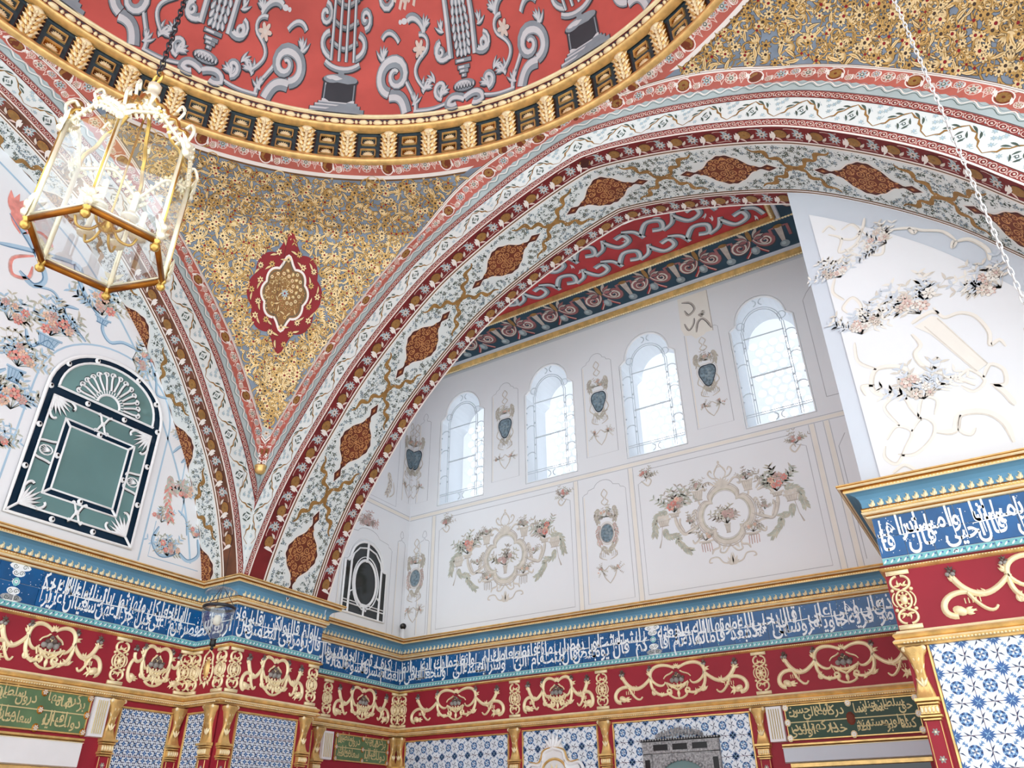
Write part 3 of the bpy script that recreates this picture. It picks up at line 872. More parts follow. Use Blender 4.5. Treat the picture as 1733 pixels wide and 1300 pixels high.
FRZ = [('LEFT', 'scroll', 1.62, .225), ('LEFT', 'strip', 1.908, None), ('LEFT', 'small', 2.075, .125), ('LEFT', 'strip', 2.213, None), ('LEFT', 'scroll', 1.10, .225), ('LEFT', 'strip', 1.36, None),
       ('JOG', 'cart', -2.905, None), ('JOG', 'strip', -2.822, None), ('JOG', 'strip', -2.985, None),
       ('PIER', 'strip', 2.286, None), ('PIER', 'scroll', 2.512, .185), ('PIER', 'strip', 2.742, None),
       ('SIDE', 'strip', 2.83, None), ('SIDE', 'strip', 3.062, None), ('SIDE', 'scroll', 3.335, .225), ('SIDE', 'strip', 3.602, None),
       ('BACK', 'strip', -2.962, None), ('BACK', 'scroll', -2.59, .315), ('BACK', 'strip', -2.218, None), ('BACK', 'scroll', -1.968, .205), ('BACK', 'strip', -1.718, None),
       ('BACK', 'scroll', -1.33, .335), ('BACK', 'strip', -.94, None), ('BACK', 'scroll', -.585, .295), ('RIGHT', 'strip', -.217, None), ('RIGHT', 'scroll', .205, .335)]
for run, kind, u, w in FRZ:
    f = RUNS[run][0]
    part('gilded_strip' if kind == 'strip' else 'gilded_cartouche' if kind == 'cart' else 'gilded_scroll', orn(kind, w), trim_frieze, f.mw(u, .535 if kind == 'strip' else .545, .0032))

# ------------------------------------------------------------------ wall panelling below the frieze
def console_geo():
    """gilded S-shaped bracket 0..-.15, front seen"""
    g = Geo(); n = 14
    t = np.linspace(0, 1, n); v = -.006-.140*t
    hw = .020+.010*np.cos(t*2*math.pi)*.6+.006*(t < .12)
    h = .010+.026*np.clip(1-t*1.6, 0, 1)**.8+.014*np.clip((t-.78)/.22, 0, 1)**2
    k = 7; a = np.linspace(-1, 1, k); V = []
    for i in range(n):
        for q in a: V.append((hw[i]*q, v[i], h[i]*(1-.35*abs(q)**3)+.004*math.cos(q*9)))
    for i in range(n): V += [(-hw[i], v[i], 0), (hw[i], v[i], 0)]
    F = [(i*k+j, i*k+j+1, (i+1)*k+j+1, (i+1)*k+j) for i in range(n-1) for j in range(k-1)]
    b = n*k
    for i in range(n-1): F += [(b+2*i, i*k, (i+1)*k, b+2*i+2), (i*k+k-1, b+2*i+1, b+2*i+3, (i+1)*k+k-1)]
    g.add(V, F, 'gold')
    for s in (-1, 1): g.ell(s*.026, -.010, .008, None, 'gold_pale', 0, .026, 10, .006)
    for y, l in ((-.05, .03), (-.08, .034), (-.115, .03)):
        for s in (-1, 0, 1): g.leaf(0, y, l, .009, math.pi/2-s*.55, 'gold_pale', .020 if y > -.07 else .013, 0, .006)
    return g
CONSOLE = mesh_from(console_geo(), 'console', None, True, True)
g = Geo()
for y0, y1, hw, hh in ((-.012, 0, .034, .030), (-.020, -.012, .030, .024), (-.046, -.020, .026, .020), (-.054, -.046, .030, .026), (-.062, -.054, .025, .018)):
    g.box(-hw, y0, 0, hw, y1, hh, 'gold', .002)
for i in range(5): g.ell(-.020+i*.010, -.033, .005, .010, 'gold_pale', 0, .020, 8, .006)
CAPITAL = mesh_from(g, 'capital', None, False, True)
g = Geo(); g.box(-.024, -.5, 0, .024, 0, .012, 'frieze_red', .001)
for s in (-1, 1): g.ribbon([(s*.019, -.002), (s*.019, -.5)], .003, 'gold', .0125, .002)
for i in range(6):
    y = -.03-i*.07; g.flower(0, y, .010, 'fruit_grey', 'gold_pale', 6, .0125); acan(g, 0, y-.035, .016, math.pi/2, n=3)
SHAFT = mesh_from(g, 'pilaster_shaft', None, False, True)
PANEL_LABEL = {'LEFT': 'gilded panelling with fine blue tiles at the foot of the left wall', 'JOG': 'narrow tiled panel on the short return beside the corner pier',
               'PIER': 'tiled panel with small blue pattern on the corner pier face', 'SIDE': 'panelling with green verse panel on the alcove side wall',
               'BACK': 'panelling with star patterned tiles along the alcove back wall', 'RIGHT': 'large star patterned tile panel on the right pier'}
panelling = {}
for k, (f, u0, u1) in RUNS.items():
    g = Geo(); g.rect(u0, .05, u1, .484, 'frieze_red', .004)
    panelling[k] = tag(build(g, 'wall_panelling', f), PANEL_LABEL[k], 'panelling', 'panelling under the red frieze', 'structure')
for run, u in (('LEFT', 1.932), ('LEFT', 2.226), ('JOG', -2.822), ('PIER', 2.292), ('PIER', 2.722), ('SIDE', 3.02), ('SIDE', 2.815), ('SIDE', 3.602), ('BACK', -2.955), ('BACK', -2.217), ('BACK', -1.714), ('BACK', -.978), ('RIGHT', -.225)):
    f = RUNS[run][0]; p = panelling[run]
    part('console', CONSOLE, p, f.mw(u, .486, .004)); part('capital', CAPITAL, p, f.mw(u, .342, .004)); part('pilaster_shaft', SHAFT, p, f.mw(u, .281, .004))
# patterned tiles
TS = .083
def star_tile():
    g = Geo(); w = TS/2-.0004
    g.box(-w, -w, 0, w, w, .003, 'tile_white', .0006); h = .0034
    B, D, Pp = 'tile_ink', 'tile_ink_dark', 'tile_ink_pale'
    a8 = np.arange(12)*math.pi/6+.13
    g.poly(np.c_[.0185*np.cos(a8), .0185*np.sin(a8)], B, h)
    g.ell(0, 0, .0125, None, Pp, 0, h+.0004, 12)
    for i in range(8): g.leaf(0, 0, .0118, .005, i*math.pi/4+.2, 'ink_white' if i % 2 else B, h+.0008)
    for i in range(12): g.ell(.0155*math.cos(a8[i]+.26), .0155*math.sin(a8[i]+.26), .0026, None, D if i % 2 else Pp, 0, h+.0004, 6)
    for sx, sy in ((1, 1), (1, -1), (-1, 1), (-1, -1)):          # quarter stars at the corners
        c = (sx*w, sy*w)
        for a in np.linspace(0, math.pi/2, 5):
            an = math.atan2(-sy, -sx) + (a-math.pi/4)
            g.leaf(c[0], c[1], .021 if abs(a-math.pi/4) > .3 else .016, .0052, an, B, h)
        an = math.atan2(-sy, -sx)
        g.leaf(c[0], c[1], .010, .003, an, Pp, h+.0004)
        for r in (.026, .0335):
            x, y = c[0]+r*math.cos(an), c[1]+r*math.sin(an)
            g.ell(x, y, .0038, .0030, B, an, h, 7); g.ell(x, y, .0016, None, Pp, 0, h+.0004, 6)
            for s in (-1, 1): g.leaf(x, y, .007, .003, an+s*1.9, Pp, h)
    for ang in range(4):                                         # half pinwheels on the edges
        a = ang*math.pi/2; cx, cy = w*math.cos(a), w*math.sin(a)
        for q in range(2):
            d = a+math.pi+(q-.5)*math.pi/2*1.0+.25
            p = [(cx, cy), (cx+.019*math.cos(d), cy+.019*math.sin(d)), (cx+.009*math.cos(d+.45), cy+.009*math.sin(d+.45))]
            g.poly(p, D, h)
    return g
def fine_tile():
    g = Geo(); w = TS/2-.0004; h = .0034
    g.box(-w, -w, 0, w, w, .003, 'tile_white', .0006)
    st = TS/3
    for i in range(3):
        for j in range(3):
            x, y = -w+st*(i+.5), -w+st*(j+.5)
            m = 'tile_ink_dark' if (i+j) % 2 else 'tile_ink'
            for q in range(4): g.leaf(x, y, st*.42, st*.26, q*math.pi/2+math.pi/4*((i+j) % 2), m if q % 2 else 'tile_ink', h)
            g.ell(x, y, st*.10, None, 'tile_ink_pale', 0, h+.0004, 6)
            for q in range(4):
                a = q*math.pi/2+math.pi/4; g.ell(x+st*.5*math.cos(a), y+st*.5*math.sin(a), st*.12, None, 'tile_ink_dark', 0, h, 6)
                a = q*math.pi/2; g.ell(x+st*.38*math.cos(a), y+st*.38*math.sin(a), st*.07, None, 'tile_ink_dark', 0, h, 5)
    return g
STAR = mesh_from(star_tile(), 'star_tile', None, False, True)
FINE = mesh_from(fine_tile(), 'fine_tile', None, False, True)
def tile_panel(run, u0, u1, top, bot, me, nu=None):
    f = RUNS[run][0]; p = panelling[run]
    n = nu or max(1, round((u1-u0)/TS)); w = (u1-u0)/n; rows = int(math.ceil((top-bot)/TS))
    for i in range(n):
        for r in range(rows): part('tile', me, p, f.mw(u0+(i+.5)*w, top-(r+.5)*TS, .0045) @ Matrix.Diagonal((w/TS, 1, 1, 1)))
    g = Geo(); b = .009
    for x0, y0, x1, y1 in ((u0-b, top, u1+b, top+b), (u0-b, bot, u0, top), (u1, bot, u1+b, top)):
        g.box(x0, y0, .004, x1, y1, .011, 'gold', .002)
    q = .5*b
    build(g, 'gilded_frame', f, p)
tile_panel('LEFT', 1.968, 2.192, .456, .12, FINE); tile_panel('JOG', -2.965, -2.862, .456, .12, FINE); tile_panel('PIER', 2.346, 2.674, .462, .12, FINE)
tile_panel('SIDE', 2.86, 2.975, .46, .12, STAR, 1); tile_panel('BACK', -2.915, -2.262, .458, .12, STAR); tile_panel('BACK', -2.168, -1.762, .464, .12, STAR); tile_panel('BACK', -1.668, -1.024, .466, .12, STAR)
tile_panel('RIGHT', -.182, .565, .486, .08, STAR)
# green verse panels with marble blocks
def verse_panel(label, run, u0, u1, z0, z1, lines, grd):
    f = RUNS[run][0]; c = ((u0+u1)/2, (z0+z1)/2)
    g = Geo(); g.box(u0, z0, .004, u1, z1, .010, grd, .001)
    root = part('verse_board', mesh_from(g, 'verse_board', f), panelling[run]); root['label'] = label
    g = Geo()
    for a, b, cc, d in ((u0, z1-.006, u1, z1), (u0, z0, u1, z0+.006), (u0, z0, u0+.005, z1), (u1-.005, z0, u1, z1)): g.box(a, b, .010, cc, d, .014, 'gold', .001)
    g.box(u0, c[1]-.002, .010, u1, c[1]+.002, .012, 'panel_gold')
    part('gilded_border', mesh_from(g, 'gilded_border', f), root)
    m = u0+(u1-u0)*.5
    for k, (a, b) in enumerate(((u1-.022, m+.022), (m-.022, u0+.022))):
        for r in range(2):
            g = Geo(); write(g, lines[2*r+k], a, b, (c[1]+.020) if r == 0 else (z0+.022), .0108, .034, 'panel_gold', .62, 1.5, 2, .014)
            part('verse_line', mesh_from(g, 'verse_line', f), root)
    for x in (u0+.006, m, u1-.006):
        for y in (z0+.010, c[1], z1-.010):
            g = Geo(); mid = grd == 'green_panel' and x == m and y == c[1]
            g.ell(x, y, .018 if mid else .013, .026 if mid else .015, 'med_brown' if mid else 'gold_pale' if grd == 'green_panel' else 'gold_deep', 0, .0112, 10, .003)
            if not mid: g.flower(x, y, .010, 'bone' if grd == 'green_pale' else 'ink_white', 'gold', 6, .0146)
            part('rosette', mesh_from(g, 'rosette', f), root)
GP = ['بر كرم شاه جهان', 'درون سلطان عالم', 'دولت اقبال ايله', 'سعادت مبارك قصر']
verse_panel('dark green verse panel with gold script', 'BACK', -.867, -.345, .345, .484, ['حق سلطان عماد جنان بسان', 'دركاه شاه عالي حسن دعا', 'كشا اولوب بر مستمند لطف', 'خدا دركهنك اولدي در'], 'green_panel')
verse_panel('olive green verse panel with gold grid', 'LEFT', 1.46, 1.832, .345, .484, GP, 'green_pale')
verse_panel('olive green verse panel', 'SIDE', 3.15, 3.56, .345, .470, GP, 'green_pale')
def fluted(run, u0, u1, z0, z1, label):
    f = RUNS[run][0]; g = Geo(); g.box(u0, z0, .004, u1, z1, .020, 'marble', .002)
    for i in range(5):
        x = u0+.014+(u1-u0-.028)*i/4; g.ribbon([(x, z0+.012), (x, z1-.012)], .0045, 'panel_gold', .0202, .003)
    tag(build(g, 'marble_block', f), label, 'marble block', 'fluted marble blocks beside the verse panels')
fluted('LEFT', 1.842, 1.905, .343, .484, 'white fluted marble block beside the olive panel of the left wall')
fluted('SIDE', 3.052, 3.125, .343, .474, 'white fluted marble block at the near end of the alcove side wall')
fluted('BACK', -.945, -.876, .343, .484, 'pale fluted marble block beside the dark green verse panel')
# marble door surrounds under the verse panels
def lintel(name, label, run, u0, u1, z1, z0, m):
    f = RUNS[run][0]; o3 = f(np.array([[(u0+u1)/2, z0, 0]]))[0]; root = thing(name, label, 'door frame', o3)
    g = Geo(); g.box(u0, z0, .004, u1, z1, .022, m, .004); part('lintel', mesh_from(g, 'lintel', f), root)
    g = Geo(); g.box(u0, z1, .004, u1, z1+.014, .030, 'gold', .004); g.box(u0, z1-.006, .004, u1, z1, .026, 'gold_pale', .002); part('gilded_shelf', mesh_from(g, 'gilded_shelf', f), root)
    g = Geo(); g.box(u0+.02, z0-.02, .004, u1-.02, z0, .016, 'gold', .003); part('inner_moulding', mesh_from(g, 'inner_moulding', f), root)
    g = Geo(); g.box(u0+.035, z0-.4, .002, u1-.035, z0-.018, .0045, 'mirror_black'); part('opening_shade', mesh_from(g, 'opening_shade', f), root)  # dark plate painting the shade inside the doorway
lintel('door_surround', 'white marble door surround with gilded shelf at the lower left edge', 'LEFT', 1.30, 1.835, .322, .235, 'marble')
lintel('door_surround', 'grey marble door surround below the dark green verse panel', 'BACK', -.90, -.32, .322, .262, 'plaster_grey')
# ------------------------------------------------------------------ painted ornament of the arches
def u_thin():
    g = Geo()
    g.ring(0, 0, .0105, .0026, 'band_pink', .0008, 12, .0098)
    g.ell(0, 0, .0075, .0065, 'band_deep', 0, .0006, 8); g.ell(.0008, .0004, .0042, .0036, 'bone', 0, .0010, 7)
    g.ribbon(bez((.009, -.007), (.014, -.012), (.018, .010), (.0255, .006), n=7), .0022, 'band_pink', .0008)
    g.leaf(.0155, .002, .009, .004, .9, 'leaf_pale', .0009); g.ell(.0175, -.008, .0026, None, 'bone', 0, .0009, 6)
    return g
def u_leaf(dark):
    g = Geo(); L = dark
    z = [(0, .010), (.022, .026), (.034, .030), (.040, .047), (.058, .056), (.070, .073), (.094, .088), (.114, .073), (.130, .070), (.138, .052), (.152, .044), (.160, .026), (.1875, .010)]
    w = [.0025, .004, .007, .0085, .0045, .007, .0035, .007, .0045, .0085, .0075, .004, .0025]
    g.ribbon(z, w, 'ochre', .0008)
    for x, y, l, a, b in ((.030, .052, .030, .75, -.4), (.046, .074, .030, .35, -.4), (.104, .090, .034, -.30, -.4), (.138, .078, .028, -.85, -.3)):
        g.leaf(x, y, l, .0085, a, L, .0009, b)
    c = (.094, .040)
    for q in range(4):
        a = q*math.pi/2+math.pi/4
        x, y = c[0]+.017*math.cos(a), c[1]+.017*math.sin(a)
        g.leaf(x-.014*math.cos(a+math.pi/2), y-.014*math.sin(a+math.pi/2), .028, .0075, a+math.pi/2, L, .0009, .25 if q % 2 else -.25)
    g.poly([(c[0]-.008, c[1]), (c[0], c[1]-.008), (c[0]+.008, c[1]), (c[0], c[1]+.008)], L, .0009)
    g.poly([(c[0]-.004, c[1]), (c[0], c[1]-.004), (c[0]+.004, c[1]), (c[0], c[1]+.004)], 'ink_white', .0012)
    rnd = random.Random(4)
    for x, y in ((.004, .046), (.182, .070), (.010, .078), (.050, .020), (.140, .020), (.020, .092), (.170, .094)):
        g.flower(x, y, .010, 'leaf_pale', 'paint_blue', 6, .0005, rnd.random())
    for i in range(16):
        g.leaf(rnd.random()*.18, .006+rnd.random()*.088, .013, .0035, rnd.random()*6.3, 'leaf_pale', .0004, .4)
    return g
def u_orange():
    """period .27, centred on 0"""
    g = Geo()
    def vine(x0, x1, s): g.ribbon(bez((x0, -.020*s), ((x0*2+x1)/3, .034*s), ((x0+2*x1)/3, -.034*s), (x1, .020*s), n=12), .0028, 'band_pink', .0006)
    g.ring(0, 0, .028, .004, 'line_white', .0008, 16); g.ell(0, 0, .0235, None, 'med_brown', 0, .0008, 14); g.ell(0, 0, .0205, None, 'roundel', 0, .0014, 12); g.flower(0, 0, .019, 'ochre', 'med_brown', 8, .0022)
    for s in (-1, 1):
        g.leaf(s*.030, -.020*s, .030, .010, math.pi/2*s, 'line_white', .0009, .5)
        g.leaf(s*.012, .026, .016, .006, math.pi/2-s, 'bone', .0009)
    for x, r, m in ((.090, .018, 'leaf_pale'), (.180, .019, 'bone'), (.050, .011, 'bone'), (.135, .013, 'leaf_pale'), (.222, .012, 'band_pink')):
        y = .004 if r > .015 else (-.012 if x < .1 else .012)
        g.ring(x, y, r*1.15, .003, 'band_pink', .0007, 12); g.flower(x, y, r, m, 'line_white', 7, .0010, x); g.ell(x, y, r*.42, None, 'leaf_green' if r > .015 else 'roundel', 0, .0017, 7); g.ell(x, y, r*.24, None, 'bone', 0, .0021, 6)
        g.leaf(x+r, y-.01, .022, .007, 1.2, 'line_white', .0008, .5)
    for i in range(6): vine(.035+i*.037, .072+i*.037, 1 if i % 2 else -1)
    return g
def u_deep():
    """period .1463"""
    g = Geo()
    g.ell(0, 0, .031, .027, 'med_edge', 0, .0006, 16); g.ell(0, 0, .027, .023, 'roundel', 0, .0009, 14); g.flower(0, 0, .021, 'ochre', 'pend_brown', 8, .0013)
    g.leaf(-.030, -.016, .048, .017, 1.18, 'line_white', .0011, .65); g.leaf(-.024, .020, .030, .010, .3, 'band_pink', .0008, .4)
    g.leaf(.020, .022, .030, .012, -.6, 'bone', .0008, -.3)
    x = .073
    g.ring(x, 0, .0245, .004, 'band_red', .0006, 14, .0265); g.flower(x, 0, .024, 'leaf_pale', 'leaf_green', 9, .0009); g.ell(x, 0, .010, None, 'band_pink', 0, .0017, 8); g.ell(x, 0, .005, None, 'leaf_green', 0, .0021, 6)
    g.leaf(x+.030, .024, .030, .012, -1.0, 'line_white', .0010, -.5); g.leaf(x-.020, -.030, .030, .010, .2, 'leaf_pale', .0008, .4)
    for s in (-1, 1): g.ribbon(bez((.02, s*.028), (.045, s*.036), (.060, s*.020), (.085, s*.032), n=8), .003, 'band_pink', .0006)
    return g
def u_wave():
    g = Geo(); x = np.linspace(0, .06, 9); w = .5*(1-np.cos(x/.06*2*math.pi))
    g.ribbon(np.c_[x, .026+.018*w], .004, 'line_white', .0006); g.ribbon(np.c_[x, .018+.016*w], .002, 'leaf_green', .0006)
    g.ribbon(np.c_[x, .036+.014*w], .002, 'grey_mid', .0006)
    g.poly([(.0, .050), (.012, .046), (.03, .040), (.048, .046), (.06, .050)][::-1], 'band_orange', .0004)
    return g
def repeat(g, u, t0, t1, per, y, phase=0.0, flip=False):
    pk = (u.pack(), u.names)
    k = math.ceil((t0-phase)/per)
    while phase+k*per < t1:
        g.stamp(pk, phase+k*per, y, 0, 1, -1 if flip else 1); k += 1
    return g
def clip_corner(V):  # keep painted ornament on its own side of the arris
    return V
def arch_face_orn(root, f, t0, t1, dark, D):
    def build(g, nm, f, r):
        def inside(V): 
            s, z = arch_pt(V[:, 0], V[:, 1]); return (np.abs(s) < D-.002) & (z > 1.0)
        return globals()['build'](g.keep(inside), nm, f, r)
    g = Geo()
    repeat(g, u_thin(), t0, t1, .0345, .022); repeat(g, u_thin(), t0+.2, t1, .0345, .155, flip=True)
    for v in (.0365, .1385, .1715): strip(g, t0, t1, v, v+.0022, 'med_edge', .0006)
    build(g, 'scroll_borders', f, root)['kind'] = 'stuff'
    g = Geo(); repeat(g, u_leaf(dark), t0-.15, t1, .1875, .038, 1.559); build(g, 'leaf_border', f, root)
    g = Geo(); repeat(g, u_wave(), t0+.3, t1, .06, .171); build(g, 'wave_border', f, root)
    g = Geo(); repeat(g, u_orange(), t0+.3, t1, .27, .2525, 1.414); build(g, 'rosette_border', f, root)
    g = Geo(); strip(g, t0, t1, 0, .007, 'line_white', .0015); strip(g, t0, t1, .284, .296, 'line_white', .0012); strip(g, t0, t1, .2895, .291, 'med_edge', .0018)
    build(g, 'white_fillets', f, root)
arch_face_orn(arch_back, faceA, T0, ALEN-.45, 'leaf_green', DB)
arch_face_orn(arch_left, faceB, T0, ALEN*.60, 'leaf_green', DA)

def med_outline(k=1.0, n=8):
    half = [(-.150, .0), (-.128, .014), (-.105, .022), (-.080, .048), (-.052, .074), (-.025, .088), (0, .095), (.025, .088), (.052, .074), (.080, .048), (.105, .022), (.128, .014), (.150, 0)]
    P = smooth_line(half, 4); P[:, 0] *= k; P[:, 1] *= k
    lob = 1+.035*np.cos(np.linspace(0, 1, len(P))*math.pi*14)
    P[:, 1] *= lob
    return np.r_[P, (P*[1, -1])[::-1][1:-1]]
def medallion(g, x, y, gold, rnd, ymax=1):
    def cl(P): 
        return P
    for k, m, h in ((1.06, 'line_white', .0010), (1.0, 'med_edge', .0014), (.90, 'med_brown', .0018)):
        O = med_outline(k); n = len(O)//2+1; U = O[:n]
        V = np.r_[np.c_[U[:, 0]+x, U[:, 1]+y, np.full(n, h)], np.c_[U[:, 0]+x, y-U[:, 1], np.full(n, h)]]
        g.add(V, [(i, i+1, n+i+1, n+i) for i in range(n-1)], m)
    for s in (-1, 1):
        c = x+s*.178
        for k, m, h in ((1.2, 'line_white', .0010), (1.0, 'med_edge', .0014), (.62, 'med_brown', .0018), (.25, gold, .0022)):
            g.poly([(c-.038*k, y), (c, y-.021*k), (c+.038*k, y), (c, y+.021*k)], m, h)
        g.ribbon([(x+s*.13, y), (x+s*.152, y)], .012, 'med_edge', .0014)
    # arabesque: four-fold scrolls
    for sx in (-1, 1):
        for sy in (-1, 1):
            for cx, cy, r, a, tn in ((.022, .022, .020, 2.0, 1.6), (.030, .058, .016, 0, 1.4), (.064, .022, .018, 3.0, 1.5), (.062, .050, .011, 1.0, 1.2), (.098, .008, .012, 2.0, 1.2), (.004, .074, .010, 2, 1.2), (.044, .040, .009, 4, 1.1), (.006, .046, .008, 1, 1.0)):
                P = spiral(cx, cy, r, a, tn, 15); P = P*[sx, sy]+[x, y]
                g.ribbon(P, .0044, gold, .0022)
            for cx, cy, a in ((.010, .034, .6), (.048, .010, .3), (.080, .036, -.7), (.040, .072, -.5), (.016, .062, 2.), (.112, .012, 0), (.084, .008, .9)):
                g.leaf(x+sx*cx, y+sy*cy, .016, .007, math.atan2(sy*math.sin(a), sx*math.cos(a)), gold, .0023, .3*sx*sy)
    g.flower(x, y, .012, gold, 'med_brown', 6, .0024)
def field_sprigs():
    out = []
    for k in range(7):
        r = random.Random(k); g = Geo()
        m1 = ('leaf_green', 'paint_slate')[k % 2]
        g.ribbon(bez((-.012, -.006), (-.004, .008), (.004, -.006), (.011, .004), n=6), .0014, m1, .0005)
        if k % 3 == 0: g.flower(.0, .0, .0085, m1, 'bone', 5, .0006, r.random())
        elif k % 3 == 1: g.ell(0, 0, .0052, .0044, m1, r.random(), .0006, 7); g.ell(0, 0, .0024, None, 'leaf_pale', 0, .0009, 6)
        else:
            for i in range(3): g.leaf(0, 0, .012, .0045, r.random()*6.3, m1, .0006, .3)
        for i in range(3):
            a = r.random()*6.3; g.leaf(.008*math.cos(a), .008*math.sin(a), .008, .0030, a+r.random(), 'leaf_green' if i else m1, .0006, .4)
        out.append((g.pack(), g.names))
    return out
SPR = field_sprigs()
def ribbon_cross(g, x, y, w, ry):
    """the gilded ribbons tied between two medallions"""
    for s in (-1, 1):
        for q in (-1, 1):
            P = smooth_line([(x, y), (x+s*.040, y+q*.016), (x+s*.055, y+q*.055), (x+s*.095, y+q*.060), (x+s*.108, y+q*.098), (x+s*.150, y+q*.104), (x+s*.168, y+q*.122)], 5)
            g.ribbon(P, np.interp(np.linspace(0, 1, len(P)), [0, .1, .2, .35, .5, .65, .8, 1], [.012, .024, .012, .025, .012, .024, .011, .005]), 'ochre', .0009)
    g.ell(x, y, .020, .013, 'ochre', 0, .0012, 10); g.ell(x, y, .010, .007, 'pend_brown', 0, .0016, 8)
def soffit_orn(root, f, depth, t0, t1, meds, phase):
    so = [c for c in root.children if c.name.startswith('soffit')][0]
    g = Geo(); repeat(g, u_deep(), t0+.03, t1, .1463, .041, phase)
    build(g, 'roundel_border', f, so)
    if depth > .45:
        g = Geo(); repeat(g, u_deep(), t0+.03, t1, .1463, .4535, phase+.05); build(g, 'roundel_border', f, so)
    yc = .2455
    for t in meds:
        g = Geo(); medallion(g, t, yc, 'med_gold', random)
        if depth < .45:      # the lunette wall cuts these medallions in half
            V = g.V; g.V = [np.c_[v[:, 0], np.minimum(v[:, 1], depth), v[:, 2]] for v in V]
        o = build(g, 'medallion', f, so); o['label'] = 'brown pointed medallion with gold arabesque'
    g = Geo()
    for a in meds:
        ribbon_cross(g, a+.2925, yc, .3, .12)
    if depth < .45: g.V = [np.c_[v[:, 0], np.minimum(v[:, 1], depth), v[:, 2]] for v in g.V]
    build(g, 'ribbons', f, so)
    g = Geo(); r = random.Random(3); st = .0235
    st = .027; nt = int((t1-t0)/st); nd = int(.275/st)
    for i in range(nt):
        for j in range(nd+1):
            t = t0+(i+.5+.7*(r.random()-.5))*st; d = .111+(j+.5+.7*(r.random()-.5))*.275/(nd+1)
            if d > depth-.012: continue
            dm = min(abs(t-m) for m in meds)
            if dm < .16 and abs(d-yc) < .10*(1-(dm/.165)**1.6)+.012: continue
            if dm < .22 and abs(d-yc) < .022: continue
            g.stamp(SPR[r.randrange(7)], t, d, r.random()*6.3, 1.12)
    build(g, 'flower_sprigs', f, so)['kind'] = 'stuff'
MED = [.245+.587*k for k in range(8)]
soffit_orn(arch_back, soffA, .50, T0, ALEN-.45, MED, .10)
soffit_orn(arch_left, soffB, .23, T0, ALEN*.60, [.137, .726, 1.32, 1.91, 2.5], .10)

# ------------------------------------------------------------------ pendentive arabesque
def pend_frame(a, z, side, h=0.0):
    e = .004
    p = pend(a, z, h, side); pa = pend(a+e, z, h, side); pz = pend(a, z+e, h, side)
    A = pa-p; A /= np.linalg.norm(A); B = pz-p; B -= A*(A@B); B /= np.linalg.norm(B)
    n = np.cross(A, B)
    c = np.array([CX, CY, p[2]])-p
    if n @ c < 0: n = -n
    return p, A, B, n
def world_stamp(G, pk, p, A, B, n, rot, sc, h=0.0, swap=None):
    (V, L, N, M), names = pk
    c, s = math.cos(rot)*sc, math.sin(rot)*sc
    X = V[:, 0]*c-V[:, 1]*s; Y = V[:, 0]*s+V[:, 1]*c
    W = p+X[:, None]*A+Y[:, None]*B+(V[:, 2]+h)[:, None]*n
    ids = np.array([G.mid((swap or {}).get(q, q)) for q in names])
    G.V.append(W); G.L.append(L+G.n); G.N.append(N); G.M.append(ids[M]); G.n += len(W)
def arab_motifs():
    out = []
    for k in range(8):
        r = random.Random(k+20); g = Geo(); Gd, Lt, Dk = 'pend_gold', 'pend_light', 'pend_dark'
        if k < 3:        # flower with dark heart
            n = (6, 7, 8)[k]
            g.flower(0, 0, .0185, Dk, Dk, n, .0006); g.flower(0, 0, .0165, Lt if k != 1 else Gd, 'med_red' if k == 0 else Dk, n, .0010)
        elif k == 3:     # scroll
            P = spiral(0, 0, .022, r.random()*6, 1.4, 16); g.ribbon(P, .0075, Dk, .0006); g.ribbon(P, .0052, Gd, .0010)
            for i in (3, 7, 11): g.leaf(P[i, 0], P[i, 1], .014, .0055, r.random()*6, Lt, .0012, .4)
        elif k == 4:     # long leaf
            g.leaf(-.02, 0, .046, .0155, 0, Dk, .0006, .3); g.leaf(-.02, 0, .044, .0115, 0, Lt, .0010, .3); g.leaf(-.015, .001, .030, .003, 0, Gd, .0013, .25)
        elif k == 5:     # palmette
            for a in (-1.1, -.55, 0, .55, 1.1): g.leaf(0, -.012, .032, .0105, math.pi/2-a, Dk, .0006, a*.2); g.leaf(0, -.012, .029, .0075, math.pi/2-a, Gd if abs(a) > .8 else Lt, .0010, a*.2)
        elif k == 6:     # stems with buds
            for i in range(3):
                a = i*2.1; P = bez((0, 0), (.014*math.cos(a), .014*math.sin(a)), (.030*math.cos(a+.6), .030*math.sin(a+.6)), n=6)
                g.ribbon(P, .0040, Dk, .0005); g.ribbon(P, .0025, Gd, .0009); g.ell(P[-1, 0], P[-1, 1], .0062, .0048, Lt, a, .0011, 7); g.ell(P[-1, 0], P[-1, 1], .0022, None, Dk, 0, .0014, 6)
        else:
            for i in range(4): g.leaf(0, 0, .024, .009, i*1.57+.4, Dk, .0006, .5); g.leaf(0, 0, .022, .0065, i*1.57+.4, Gd, .0010, .5)
            g.ell(0, 0, .005, None, 'med_red', 0, .0014, 7)
        out.append((g.pack(), g.names))
    return out
ARB = arab_motifs()
_az = np.linspace(PZ0, 2.9, 60)
_aw = np.array([np.linalg.norm(np.diff(pend(np.linspace(0, 1, 20), np.full(20, z)), axis=0), axis=1).sum() for z in _az])
